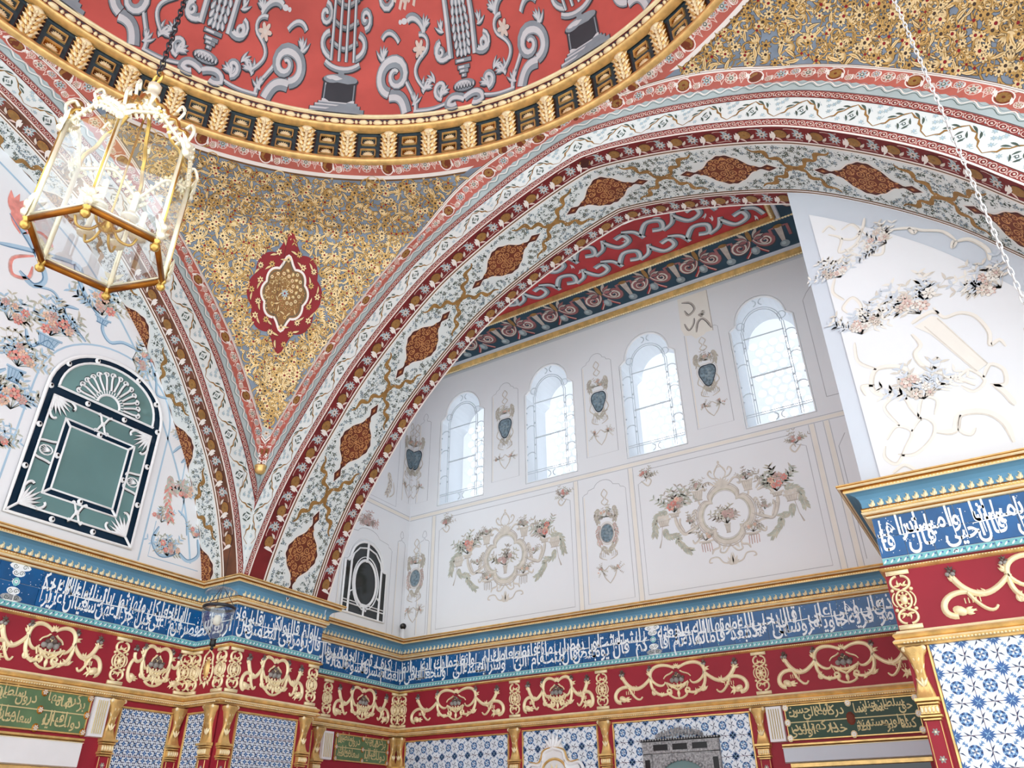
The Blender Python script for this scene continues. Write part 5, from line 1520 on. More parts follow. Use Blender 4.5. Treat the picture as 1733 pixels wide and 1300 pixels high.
def cartouche(g, cx, cy, ok=1.0, seed=0, rose='paint_mauve'):
    """rococo cartouche with baskets and festoons, .74 wide"""
    q = lambda x, y: (cx+x, cy+y)
    a = np.linspace(0, 2*math.pi, 65)[:-1]
    rad = .84+.30*np.sqrt(np.abs(np.cos(2*a)))
    for k, w, m in ((1.0, .022, 'paint_beige'), (.90, .010, 'paint_olive'), (1.12, .005, 'paint_taupe'), (1.06, .003, 'paint_taupe'), (.84, .0025, 'paint_taupe')):
        g.ribbon(np.c_[cx+.118*k*rad*np.cos(a), cy+.005+.128*k*rad*np.sin(a)], w, m, .0006+.0003*k, closed=True)
    bouquet(g, cx, cy-.045, .085, seed, (rose, 'paint_mauve', rose), ('paint_taupe', 'paint_olive'), 20, 2.2)
    vasecup(g, cx, cy-.045, .030, .045)
    # shell crown
    for i in range(9): g.leaf(cx, cy+.150, .055, .013, math.pi/2+(i-4)*.30, 'paint_beige', .0010+.0002*i, 0)
    g.ring(*q(0, .225), .030, .006, 'paint_beige', .001, 14, .036); rstroke(g, [q(-.032, .222), q(-.012, .262), q(0, .272), q(.012, .262), q(.032, .222)], .006); g.ell(*q(0, .284), .007, .010, 'paint_beige', 0, .001, 8)
    for s in (-1, 1):
        p = lambda x, y: (cx+s*x, cy+y)
        rstroke(g, [p(.010, .195), p(.045, .205), p(.062, .232), p(.050, .248), p(.040, .232)], .008)
        rstroke(g, [p(.030, .150), p(.065, .185), p(.095, .175), p(.092, .150), p(.078, .158)], .012)
        # upper pots
        vasecup(g, cx+s*.128, cy+.158, .060, .055); bouquet(g, cx+s*.128, cy+.160, .050, seed+3+s, (rose, 'paint_olive'), ('paint_olive', 'paint_taupe'), 14, 2.6)
        rstroke(g, [p(.165, .105), p(.190, .140), p(.180, .165), p(.168, .150)], .012); rstroke(g, [p(.128, .100), p(.125, .085), p(.115, .075)], .010)
        rstroke(g, [p(.170, .095), p(.205, .105), p(.235, .085), p(.245, .055)], .016); garland(g, [p(.150, .060), p(.165, .02), p(.172, -.02)], .018, seed+1, ('paint_beige', 'paint_taupe'))
        # outer baskets
        rstroke(g, [p(.130, -.015), p(.185, -.045), p(.225, -.055), p(.255, .0), p(.262, .055)], .018); rstroke(g, [p(.22, -.050), p(.240, .0), p(.236, .03)], .012)
        vasecup(g, cx+s*.262, cy+.065, .060, .022); bouquet(g, cx+s*.262, cy+.068, .105, seed+7+s, ('paint_rose', rose, 'paint_peach'), ('paint_olive', 'paint_taupe', 'paint_green'), 22, 1.9, math.pi/2-s*.05)
        vasecup(g, cx+s*.325, cy+.040, .070, .035)
        for i in range(3): g.ell(cx+s*(.305+i*.020), cy+.052, .012, .012, 'paint_beige', 0, .0018+.0003*i, 9)
        garland(g, [p(.300, .075), p(.340, .070), p(.368, .045), p(.372, .010), p(.380, -.03)], .026, seed+2)
        g.ribbon([p(.335, .005), p(.345, -.06), p(.360, -.105)], [.003, .003, .008], 'paint_taupe', .0008)
        rstroke(g, [p(.205, -.058), p(.16, -.060), p(.15, -.095), p(.175, -.115), p(.185, -.095)], .010)
        garland(g, [p(.325, -.010), p(.310, -.050), p(.265, -.060), p(.255, -.090), p(.225, -.130), p(.205, -.145)], .026, seed+5)
        bouquet(g, cx+s*.190, cy-.010, .045, seed+11, (rose, 'paint_olive'), ('paint_taupe', 'paint_olive'), 10, 2.4)
        # lower fringes
        vasecup(g, cx+s*.118, cy-.112, .065, .012); bouquet(g, cx+s*.118, cy-.110, .055, seed+13+s, ('paint_peach', 'paint_olive'), ('paint_olive', 'paint_taupe'), 14, 2.4)
        for i in range(5): g.ribbon([(cx+s*(.094+i*.012), cy-.125), (cx+s*(.092+i*.012), cy-.165-.004*(i % 2))], .0045, rose if ok > .9 else 'paint_taupe', .0009)
        rstroke(g, [p(.085, -.110), p(.060, -.125), p(.055, -.155), p(.085, -.165), p(.095, -.185)], .010)
        rstroke(g, [p(0, -.150), p(.030, -.185), p(.055, -.180), p(.050, -.160)], .008)
        rstroke(g, [p(0, -.245), p(.045, -.235), p(.070, -.205), p(.105, -.205), p(.115, -.222), p(.100, -.226)], .007)
        for i in range(3): g.leaf(cx, cy-.250, .060-.012*i, .015, math.pi/2-s*(.25+.45*i), 'paint_beige', .0008+.0002*i, s*.2)
        g.leaf(cx+s*.02, cy-.135, .045, .018, -math.pi/2+s*.5, 'paint_beige', .0008, 0)
def outline(g, pts, w=.0035, m='plaster_line', closed=True, h=.0005): g.ribbon(pts, w, m, h, closed=closed)
def arched_frame(g, x0, x1, z0, z1):
    c = (x0+x1)/2; w = (x1-x0)/2
    P = [(x0, z0), (x1, z0), (x1, z1-.075), (x1-.012, z1-.065), (x1-.030, z1-.060), (x1-.036, z1-.045)]
    P += [(c+w*.45*math.cos(q), z1-.045+.045*math.sin(q)) for q in np.linspace(.2, math.pi-.2, 9)]
    P += [(x0+.036, z1-.045), (x0+.030, z1-.060), (x0+.012, z1-.065), (x0, z1-.075)]
    outline(g, P, .0032)
    outline(g, [(x0+.008, z0+.008), (x0+.008, z1-.08)], .006, 'cream_strip', False)
def hanging(g, x, zt, zb, heart, seed):
    """drop of flowers with a slate-blue plaque in the middle"""
    L = zt-zb; R = random.Random(seed); q = lambda t: zt-L*t
    for s in (-1, 1):
        rstroke(g, [(x, q(0)), (x+s*.018, q(.05)), (x+s*.004, q(.10)), (x+s*.020, q(.14)), (x, q(.18))], .006)
        rstroke(g, [(x+s*.045, q(.48)), (x+s*.060, q(.56)), (x+s*.035, q(.62)), (x+s*.050, q(.70)), (x+s*.010, q(.74))], .006)
        rstroke(g, [(x, q(.80)), (x+s*.030, q(.84)), (x+s*.046, q(.80)), (x+s*.030, q(.90)), (x, q(.97))], .006)
        bouquet(g, x+s*.045, q(.84), .030, seed+s+4, ('paint_mauve', 'paint_peach'), ('paint_olive', 'paint_taupe'), 9, 5)
        garland(g, [(x+s*.045, q(.20)), (x+s*.058, q(.27)), (x+s*.050, q(.34))], .020, seed+1, ('paint_olive', 'paint_taupe'))
        for i in range(4): g.ribbon([(x+s*(.02+i*.010), q(.66)), (x+s*(.02+i*.010), q(.71))], .003, 'paint_taupe', .0008)
    bouquet(g, x, q(.30), .050, seed, ('paint_mauve', 'paint_olive', 'paint_peach'), ('paint_olive', 'paint_taupe'), 20, 3.4)
    garland(g, [(x-.032, q(.60)), (x, q(.66)), (x+.032, q(.60))], .022, seed+2, ('paint_olive', 'paint_taupe'))
    a = np.linspace(0, 2*math.pi, 33)[:-1]
    rad = (1+.13*np.cos(3*(a+math.pi/2))) if heart else np.ones(32)
    rx, ry = (.042, .062) if heart else (.036, .050)
    zc = q(.47)
    g.poly(np.c_[x+rx*1.14*rad*np.cos(a), zc+ry*1.12*rad*np.sin(a)], 'grey_dark' if heart else 'paint_taupe', .0010)
    g.poly(np.c_[x+rx*rad*np.cos(a), zc+ry*rad*np.sin(a)], 'paint_slate', .0014)
    g.ribbon(np.c_[x+rx*1.3*rad*np.cos(a), zc+ry*1.25*rad*np.sin(a)], .004, 'paint_beige', .0008, closed=True)
    for i in range(7): g.ell(x+(R.random()-.5)*rx*1.1, zc+(R.random()-.5)*ry*1.1, .007, None, 'grey_mid', 0, .0018+.0002*i, 7)
    if not heart:
        for s in (-1, 1): garland(g, [(x+s*.042, zc+.05), (x+s*.056, zc), (x+s*.042, zc-.05)], .018, seed+6, ('paint_taupe', 'paint_mauve'))
def hp(g, x0, x1, z): outline(g, [(x0, z), (x1, z)], .0035, closed=False)
# back wall
g = Geo()
for x in (-2.80, -1.805, -1.468, -.50, -.43): g.rect(x-.011, 1.01, x+.011, 1.745, 'cream_strip', .0004)
g.rect(-2.99, 1.752, -.26, 1.772, 'cream_strip', .0004)
for z in (1.748, 1.776): hp(g, -2.99, -.26, z)
for x in (-2.80, -1.805, -1.468, -.50, -.43):
    for s in (-1, 1): outline(g, [(x+s*.014, 1.02), (x+s*.014, 1.745)], .003, closed=False)
def notch(x0, x1, z0, z1, n=.075):
    P = [(x0, z0), (x1, z0), (x1, z1-n)]
    P += [(x1-n*.15-n*.85*math.sin(q)*.9, z1-n*.9+ (n*.9)*(1-math.cos(q))) for q in np.linspace(.1, math.pi/2, 5)]
    P += [(x0+n*.15+n*.85*math.sin(q)*.9, z1-n*.9+(n*.9)*(1-math.cos(q))) for q in np.linspace(math.pi/2, .1, 5)]
    return P+[(x0, z1-n)]
for x0, x1 in ((-2.755, -1.845), (-1.43, -.545)):
    outline(g, notch(x0, x1, 1.045, 1.715), .0034)
    for s, xx in ((1, x0), (-1, x1)):
        rstroke(g, [(xx+s*.02, 1.655), (xx+s*.055, 1.62), (xx+s*.075, 1.645), (xx+s*.055, 1.665), (xx+s*.048, 1.645)], .008)
        bouquet(g, xx+s*.045, 1.665, .055, int(xx*100) % 50, ('paint_mauve', 'paint_rose'), ('paint_taupe', 'paint_olive'), 14, 2.6, math.pi/2)
arched_frame(g, -1.765, -1.505, 1.045, 1.715); arched_frame(g, -2.905, -2.83, 1.03, 1.66)
arched_frame(g, -2.955, -2.862, 1.86, 2.50)
for x in (-2.275, -1.625, -.965): arched_frame(g, x-.098, x+.098, 1.87, 2.545)
outline(g, [(-.40, 1.87), (-.40, 2.46), (-.375, 2.50), (-.33, 2.55)], .0034, closed=False); outline(g, [(-.40, 1.87), (-.26, 1.87)], .0034, closed=False); outline(g, [(-.40, 1.05), (-.40, 1.60), (-.36, 1.66)], .0034, closed=False)
build(g, 'panel_lines', F_BACK, wall_back)
for i, (x, y, ok, rose) in enumerate(((-2.277, 1.385, .8, 'paint_mauve'), (-.985, 1.375, 1, 'paint_mauve'))):
    g = Geo(); cartouche(g, x, y, ok, i*31+2, rose); o = build(g, 'painted_cartouche', F_BACK, wall_back); o['label'] = 'painted cartouche with flower baskets'
for i, (x, zt, zb, hh) in enumerate(((-2.275, 2.49, 1.92, 1), (-1.625, 2.49, 1.91, 1), (-.965, 2.43, 1.91, 1), (-1.633, 1.66, 1.12, 0))):
    g = Geo(); hanging(g, x, zt, zb, hh, i*17+3); o = build(g, 'painted_drop', F_BACK, wall_back)
g = Geo(); hanging(g, -2.925, 1.62, 1.09, 0, 77)  # beside the corner
g.V = [np.c_[np.where(v[:, 0] < -2.99, -2.99, v[:, 0]), v[:, 1:]] for v in g.V]
build(g, 'painted_drop', F_BACK, wall_back)
# revealed patch of older painting under the ceiling
g = Geo(); g.poly([(-1.072, 2.76), (-.895, 2.76), (-.895, 2.45), (-.935, 2.452), (-.95, 2.44), (-1.0, 2.43), (-1.02, 2.46), (-1.06, 2.47), (-1.075, 2.52)][::-1], 'cream_strip', .0010)
rstroke(g, [(-1.05, 2.70), (-1.0, 2.68), (-.98, 2.63), (-1.02, 2.60), (-1.04, 2.64)], .014, 'paint_taupe', 'grey_dark', .0014); rstroke(g, [(-1.05, 2.55), (-1.03, 2.50), (-1.0, 2.53), (-.99, 2.57)], .012, 'paint_taupe', 'grey_dark', .0014)
rstroke(g, [(-.99, 2.47), (-.975, 2.53), (-.945, 2.55), (-.92, 2.52), (-.90, 2.47)], .014, 'paint_taupe', 'grey_dark', .0014); bouquet(g, -.945, 2.55, .05, 5, ('paint_taupe',), ('paint_taupe', 'paint_olive'), 9, 1.0)
outline(g, [(-.895, 2.45), (-.895, 2.76)], .004, 'paint_taupe', False, .0016)
build(g, 'old_paint_patch', F_BACK, wall_back)
# side wall of the alcove
g = Geo()
hp(g, 2.80, 3.63, 1.748); hp(g, 2.80, 3.63, 1.776); g.rect(2.80, 1.752, 3.63, 1.772, 'cream_strip', .0004)
arched_frame(g, 3.54, 3.61, 1.86, 2.50); arched_frame(g, 3.535, 3.605, 1.03, 1.66); arched_frame(g, 3.03, 3.49, 1.80, 2.45); arched_frame(g, 3.055, 3.485, 1.02, 1.585)
bouquet(g, 3.25, 1.60, .075, 8, ('paint_mauve',), ('paint_mauve', 'paint_taupe'), 26, 3.0)
garland(g, [(3.40, 2.0), (3.42, 1.93), (3.40, 1.86)], .03, 3, ('paint_beige', 'paint_taupe')); rstroke(g, [(3.42, 1.84), (3.46, 1.88), (3.45, 1.95)], .008)
build(g, 'painted_lines', F_SIDE, wall_side)
g = Geo(); hanging(g, 3.605, 2.44, 1.88, 1, 41); g.V = [np.c_[np.minimum(v[:, 0], 3.633), v[:, 1:]] for v in g.V]; build(g, 'painted_drop', F_SIDE, wall_side)
g = Geo(); hanging(g, -2.975, 2.44, 1.88, 1, 41); g.V = [np.c_[np.maximum(v[:, 0], -2.993), v[:, 1:]] for v in g.V]; build(g, 'painted_drop', F_BACK, wall_back)

# right infill wall: stucco scrolls and a flower column
g = Geo(); B, T = 'cream_strip', 'paint_beige'
w = lambda pts, ww=.012: rstroke(g, pts, ww, B, T, .0070)
w([(-.14, 1.15), (-.10, 1.19), (-.06, 1.16), (-.09, 1.11), (-.13, 1.06), (-.16, 1.09), (-.15, 1.13)]); w([(-.06, 1.16), (-.02, 1.20), (.01, 1.17), (-.01, 1.12), (-.07, 1.08), (-.12, 1.09)]); w([(-.15, 1.03), (-.11, 1.05), (-.08, 1.02)])
w([(-.09, 1.19), (-.12, 1.27), (-.06, 1.30), (-.04, 1.24), (-.02, 1.19)]); w([(-.03, 1.20), (.0, 1.27), (.04, 1.25), (.02, 1.20)])
w([(.01, 1.14), (.06, 1.13), (.09, 1.18), (.16, 1.17), (.20, 1.12), (.205, 1.05)], .022); w([(.09, 1.18), (.075, 1.13), (.10, 1.105), (.12, 1.125)])
w([(-.10, 1.30), (-.14, 1.35), (-.11, 1.42), (-.03, 1.40), (-.01, 1.33), (-.05, 1.28)], .018); w([(-.11, 1.42), (-.16, 1.47), (-.155, 1.55)]); w([(-.13, 1.36), (-.17, 1.37), (-.165, 1.33)])
w([(-.13, 1.64), (-.10, 1.69), (-.12, 1.74), (-.16, 1.71), (-.15, 1.68)]); w([(-.15, 1.74), (-.18, 1.79), (-.16, 1.85)]); w([(-.14, 1.90), (-.10, 1.94), (-.06, 1.92)])
w([(-.14, 2.06), (-.10, 2.02), (-.12, 1.96), (-.06, 1.97), (-.03, 2.02), (-.05, 2.07), (-.09, 2.06)]); w([(-.10, 2.02), (-.06, 2.0), (-.02, 2.03), (0.0, 2.08)]); w([(-.02, 2.02), (.0, 1.96), (-.02, 1.91), (.02, 1.89), (.04, 1.94), (.07, 1.95)]); w([(-.16, 2.08), (-.13, 2.10), (-.11, 2.07)])
w([(.07, 1.985), (.13, 1.965), (.17, 1.935), (.23, 1.90), (.26, 1.84)], .012); w([(.26, 1.84), (.30, 1.83), (.335, 1.77), (.33, 1.72)], .016); w([(.13, 1.965), (.14, 1.935), (.155, 1.945)]); w([(.26, 1.84), (.24, 1.82), (.25, 1.85)])
w([(.03, 1.52), (.045, 1.47), (.02, 1.44), (.03, 1.39), (.07, 1.35), (.12, 1.31), (.16, 1.27)], .016); w([(.12, 1.31), (.16, 1.33), (.19, 1.28), (.15, 1.25), (.12, 1.28)]); w([(.19, 1.29), (.22, 1.33), (.25, 1.30), (.24, 1.25), (.20, 1.26)], .014); w([(.21, 1.26), (.23, 1.22), (.245, 1.17)], .020)
w([(.12, 1.60), (.14, 1.55), (.19, 1.55), (.23, 1.52), (.25, 1.45), (.24, 1.40), (.27, 1.41), (.28, 1.38)], .014)
g.poly([(.045, 1.545), (.105, 1.57), (.125, 1.555), (.215, 1.335), (.175, 1.315), (.085, 1.50)], 'cream_strip', .0078)
for s in (0, .35, .7, 1): g.ribbon([(.075+.045*s, 1.535+.018*s), (.178+.036*s, 1.317+.018*s)], .004, B if s in (.35, .7) else T, .0084)
w([(.04, 1.56), (.07, 1.575), (.11, 1.585), (.13, 1.57)], .016)
o = build(g, 'stucco_scrolls', F_RIGHT, wall_right)
g = Geo()
for x, y, r, sd, an in ((.075, 1.59, .125, 1, 1.9), (-.125, 1.575, .095, 2, 1.3), (-.14, 1.845, .085, 3, 1.75), (.045, 1.93, .085, 4, 2.3), (.005, 1.265, .11, 5, 1.55), (.33, 1.60, .11, 6, 2.2)):
    bouquet(g, x, y, r, sd, ('bone', 'band_pink', 'cream_strip'), ('paint_beige', 'cream_strip', 'plaster_grey'), 22, 2.3, an, .0078)
build(g, 'painted_bouquets', F_RIGHT, wall_right)

# left lunette: blue scrolls and bouquets
g = Geo(); B, T = 'paint_blue', 'paint_blue_dark'
w = lambda pts, ww=.016: rstroke(g, pts, ww, B, T, .0006)
s_, z_ = lunette_pts(120, .060)
P = np.array([(CY-s, z) for s, z in zip(s_, z_) if z > 1.05]); g.ribbon(P, .009, B, .0005)
P = [(1.885, 1.03), (1.885, 1.55)]+[(1.571+.314*math.cos(q), 1.60+.300*math.sin(q)**.85) for q in np.linspace(0.0001, math.pi-.0001, 24)]+[(1.257, 1.55), (1.257, 1.03)]
g.ribbon(P, .008, B, .0005)
w([(1.40, 1.87), (1.30, 1.93), (1.27, 1.98), (1.33, 2.0)]); 
w([(.95, 2.10), (1.08, 2.15), (1.25, 2.20), (1.30, 2.165)], .022); w([(1.25, 2.20), (1.32, 2.10), (1.42, 2.02)], .020); w([(.95, 2.26), (1.08, 2.16), (1.16, 2.06), (1.13, 2.0), (1.06, 2.03)], .024); w([(1.13, 2.0), (1.20, 2.02), (1.24, 2.0)], .012)
w([(1.455, 2.045), (1.45, 1.97), (1.50, 1.925), (1.56, 1.955), (1.66, 1.955)], .016); w([(1.70, 1.94), (1.755, 1.86), (1.78, 1.79), (1.84, 1.80), (1.85, 1.82)], .012)
w([(1.16, 1.80), (1.20, 1.74), (1.25, 1.80), (1.29, 1.78)]); w([(1.145, 1.60), (1.11, 1.55), (1.16, 1.52), (1.20, 1.55)]); w([(1.20, 1.36), (1.15, 1.33), (1.17, 1.28), (1.22, 1.30)], .02)
w([(1.925, 1.55), (1.965, 1.60), (2.0, 1.56), (1.98, 1.52)], .014); g.ribbon([(2.0, 1.56), (2.005, 1.44), (2.035, 1.44), (2.04, 1.28)], .006, B, .0005)
w([(1.945, 1.20), (1.93, 1.13), (1.98, 1.08), (2.04, 1.10), (2.05, 1.13)], .016); w([(2.15, 1.20), (2.17, 1.13), (2.12, 1.09), (2.06, 1.12)], .016); w([(2.02, 1.30), (2.07, 1.27), (2.09, 1.20)], .010)
g.ribbon([(1.925, 1.22), (1.925, 1.06), (2.185, 1.06)], .004, 'paint_blue', .0005)
vasecup(g, 1.255, 1.815, .10, .05, B, T); vasecup(g, 1.44, 2.02, .07, .03, B, T); vasecup(g, 1.18, 1.62, .07, .06, B, T)
build(g, 'painted_blue_scrolls', F_LEFT, wall_left)
g = Geo()
for x, y, r, sd, an, n in ((1.255, 1.82, .125, 1, 1.57, 30), (1.43, 2.03, .125, 2, 1.75, 26), (1.18, 1.63, .11, 3, 1.57, 26), (1.09, 1.80, .10, 4, 1.3, 22), (1.62, 1.90, .09, 5, .3, 20), (1.70, 1.925, .045, 6, 1.6, 14), (1.21, 1.45, .12, 7, 1.9, 26), (1.18, 1.28, .09, 12, 1.5, 20),
                             (1.97, 1.62, .07, 8, 1.6, 16), (2.03, 1.36, .08, 9, 1.5, 16), (2.015, 1.085, .09, 10, 1.57, 18), (1.95, 1.22, .06, 11, 1.7, 12), (2.13, 1.20, .06, 13, 1.4, 12)):
    bouquet(g, x, y, r, sd, ('paint_rose', 'paint_peach', 'paint_mauve'), ('paint_green', 'paint_olive', 'paint_blue'), n, 2.3, an)
garland(g, [(1.94, 1.44), (1.97, 1.38), (2.02, 1.42)], .035, 4, ('paint_mauve', 'paint_green')); garland(g, [(1.945, 1.40), (1.96, 1.32), (1.99, 1.25)], .03, 5, ('paint_rose', 'paint_olive'))
rstroke(g, [(1.02, 2.20), (1.08, 2.25), (1.14, 2.22), (1.10, 2.18), (1.16, 2.13)], .014, 'paint_rose', 'paint_mauve'); rstroke(g, [(1.09, 2.13), (1.02, 2.07), (1.04, 2.0), (1.10, 2.02), (1.10, 2.08)], .016, 'paint_rose', 'paint_mauve')
for i in range(9): g.leaf(.95, 2.27, .10, .03, -.9+i*.35, 'paint_rose', .0008+.0002*i)
build(g, 'painted_bouquets', F_LEFT, wall_left)

# ------------------------------------------------------------------ alcove ceiling ornament
def cz_box(x0, y0, x1, y1, h0, h1, m, name, parent, t=.004):
    g = Geo(); g.box(x0, -y1, h0, x1, -y0, h1, m, t); return build(g, name, F_CEIL, parent)
cz_box(-3.0, 3.600, -.25, 3.635, 0, .036, 'gold', 'gilded_moulding', ceiling_alcove, .010); cz_box(-3.0, 3.575, -.25, 3.600, 0, .010, 'plaster_grey', 'plain_fillet', ceiling_alcove)
cz_box(-3.0, 3.275, -.395, 3.305, 0, .030, 'gold', 'gilded_moulding', ceiling_alcove, .009); cz_box(-3.0, 3.305, -.372, 3.322, 0, .012, 'plaster_grey', 'plain_fillet', ceiling_alcove)
cz_box(-.425, 2.75, -.395, 3.275, 0, .030, 'gold', 'gilded_moulding', ceiling_alcove, .009); cz_box(-.395, 2.75, -.372, 3.322, 0, .012, 'plaster_grey', 'plain_fillet', ceiling_alcove)
cz_box(-3.0, 2.72, -.425, 3.275, 0, .004, 'beam_red', 'red_panel', ceiling_alcove)
g = Geo(); bd = Geo(); bd.ell(0, 0, .008, .006, 'gold_pale', 0, 0, 8, .006)
for i in range(180): x = -3.0+.015*i; g.stamp(bd, x, -3.290, h=.030); g.stamp(bd, x, -3.618, h=.036)
for i in range(34): g.stamp(bd, -.41, -2.76-.015*i, math.pi/2, h=.030)
build(g, 'bead_row', F_CEIL, ceiling_alcove)['kind'] = 'stuff'
def c_unit():
    g = Geo()
    def cs(P, wd, m='beam_rose'):
        P = np.asarray(P); wd = np.broadcast_to(np.asarray(wd, float), (len(P),))
        g.ribbon(P+[.003, -.004], wd*1.2, 'grey_dark', .0006); g.ribbon(P, wd, m, .0012)
        T = np.gradient(P, axis=0); T /= np.linalg.norm(T, axis=1)[:, None]; Nn = np.c_[-T[:, 1], T[:, 0]]
        g.ribbon(P+Nn*(wd*.2)[:, None], wd*.3, 'paint_beige', .0018)
    for s in (-1, 1):
        cs(cat(bez((s*.010, .03), (s*.02, -.03), (s*.10, -.06), (s*.105, .0), n=12), spiral(s*.068, .0, .037, 0 if s > 0 else math.pi, 1.4, 18, .2, s)[1:]), np.r_[np.linspace(.014, .034, 12), np.linspace(.034, .010, 17)])
        cs(bez((s*.012, -.02), (s*.03, -.06), (s*.05, -.07), (s*.06, -.085), n=8), .014, 'beam_red')
        for i in range(4): g.leaf(s*.02, .03, .085-.012*i, .030, math.pi/2-s*(.2+.38*i), 'grey_dark', .0018+.0008*i, -s*.3); g.leaf(s*.02, .032, .080-.012*i, .022, math.pi/2-s*(.2+.38*i), 'beam_rose' if i % 2 else 'paint_taupe', .0022+.0008*i, -s*.3)
    g.leaf(0, .02, .11, .034, math.pi/2, 'grey_dark', .0050); g.leaf(0, .025, .10, .024, math.pi/2, 'ochre', .0056)
    g.ell(0, -.045, .024, .030, 'grey_mid', 0, .0040, 12); g.ell(-.004, -.04, .012, .018, 'leaf_pale', 0, .0046, 10)
    x = .155
    for P in ([(x-.045, -.02), (x-.045, .055), (x-.02, .055)], [(x+.045, -.02), (x+.045, .055), (x+.02, .055)]): g.ribbon(np.array(P)+[.003, -.004], .020, 'grey_dark', .0008); g.ribbon(P, .015, 'beam_rose', .0014)
    g.poly([(x-.012, -.05), (x+.012, -.05), (x+.024, .06), (x-.024, .06)], 'grey_dark', .002); g.poly([(x-.009, -.05), (x+.009, -.05), (x+.019, .058), (x-.019, .058)], 'paint_taupe', .0026)
    g.ell(x, -.065, .026, .024, 'grey_mid', 0, .003, 12); g.ell(x-.005, -.06, .012, .012, 'leaf_pale', 0, .0036, 9); g.ell(x, .062, .024, .012, 'ochre', 0, .003, 10)
    return g
cu = c_unit(); pk = (cu.pack(), cu.names); g = Geo()
for i in range(9): g.stamp(pk, -.56-i*.30, -3.452, 0, 1.0, 1.25, 0)
for i in range(2): g.stamp(pk, -.305, -3.14+i*.30, math.pi/2, 1.0, .8, 0)
build(g, 'acanthus_border', F_CEIL, ceiling_alcove)
g = Geo(); R = random.Random(2)
for i in range(12):
    x = -.55-i*.20
    for j, y in enumerate((-3.19, -3.03, -2.86)):
        s = 1 if (i+j) % 2 else -1; d = .01
        gs(g, smooth_line([(x-.10, y-.03*s), (x-.04, y+.05*s), (x+.03, y+.03*s), (x+.02, y-.03*s), (x-.03, y-.02*s)], 5), .026, .005)
        gs(g, smooth_line([(x+.02, y-.05*s), (x+.08, y-.02*s), (x+.11, y+.05*s)], 5), .022, .005)
        gacan(g, x+.05, y+.03*s, .07, R.random()*6, s, 4)
build(g, 'grey_scrolls', F_CEIL, ceiling_alcove)
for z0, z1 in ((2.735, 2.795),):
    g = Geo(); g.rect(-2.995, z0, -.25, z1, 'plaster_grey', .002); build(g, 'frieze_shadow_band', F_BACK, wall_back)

# ------------------------------------------------------------------ mirror on the left wall
u0, u1, zb, zs, zt = 1.315, 1.827, 1.075, 1.600, 1.835
cu_ = (u0+u1)/2
def seg_head(x0, x1, z, top, n=24):
    """flattened arched head"""
    c = (x0+x1)/2; w_ = (x1-x0)/2
    return [(c+w_*math.cos(q), z+(top-z)*math.sin(q)**.85) for q in np.linspace(0, math.pi, n)]
root = thing('wall_mirror', 'large arched mirror with white fretwork and dark blue glass strips on the left wall', 'mirror', (-3.02, cu_, zb))
def mp(name, g, smooth=False, par=None): return part(name, mesh_from(g, name, F_LEFT, smooth), par or root)
head = seg_head(u0, u1, zs, zt)
g = Geo(); poly_holes([(u0-.012, zb-.012), (u1+.012, zb-.012)]+seg_head(u0-.012, u1+.012, zs, zt+.012), [], None, .003, 'mirror_navy', g); mp('blue_glass_backing', g)
g = Geo()
sh = [(u0+.030, zs+.022)]+[(cu_+(x-cu_)*.86, zs+.022+(z-zs)*.80) for x, z in head][::-1]+[(u1-.030, zs+.022)]
P = np.array([(x, z, .006) for x, z in sh]); g.add(P, [tuple(t) for t in tessellate_polygon([[Vector((x, z, 0)) for x, z in sh]])], 'mirror_teal'); mp('arched_glass', g)
x0, x1, z0, z1 = u0+.030, u1-.030, zb+.032, zs-.022
g = Geo(); g.rect(x0, z0, x1, z1, 'mirror_teal', .006); mp('surround_glass', g)
ix0, ix1, iz0, iz1 = u0+.128, u1-.118, zb+.125, zs-.125
g = Geo(); g.rect(ix0-.026, iz0-.026, ix1+.026, iz1+.026, 'mirror_navy', .008); mp('inner_blue_glass', g)
g = Geo(); g.rect(ix0, iz0, ix1, iz1, 'mirror_teal', .011); mp('centre_glass', g)
g = Geo(); Wt = 'fret_white'
def fr(P, w_=.012, closed=False, h=.008): g.ribbon(P, w_, Wt, h, .007, closed=closed)
fr([(u0-.008, zb-.008), (u1+.008, zb-.008)]+seg_head(u0-.008, u1+.008, zs, zt+.008), .016, True)
fr([(x0, z0), (x1, z0), (x1, z1), (x0, z1)], .012, True); fr([(x0, zs+.022), (cu_, zs+.022), (x1, zs+.022)], .011); fr(sh[1:-1], .011)
fr([(ix0-.026, iz0-.026), (ix1+.026, iz0-.026), (ix1+.026, iz1+.026), (ix0-.026, iz1+.026)], .011, True); fr([(ix0, iz0), (ix1, iz0), (ix1, iz1), (ix0, iz1)], .011, True, .011)
for a_, b_ in (((x0, z0), (u0-.008, zb-.008)), ((x1, z0), (u1+.008, zb-.008)), ((ix0, iz0), (ix0-.026, iz0-.026)), ((ix1, iz0), (ix1+.026, iz0-.026)), ((ix0, iz1), (ix0-.026, iz1+.026)), ((ix1, iz1), (ix1+.026, iz1+.026))): fr([a_, b_], .010)
mp('frame', g, True)
stud = Geo(); stud.ell(0, 0, .0125, None, 'fret_white', 0, .008, 12, .008); stud.ell(0, 0, .0045, .006, 'black_lac', 0, .0165, 8)
STUD = mesh_from(stud, 'stud', None, True, True)
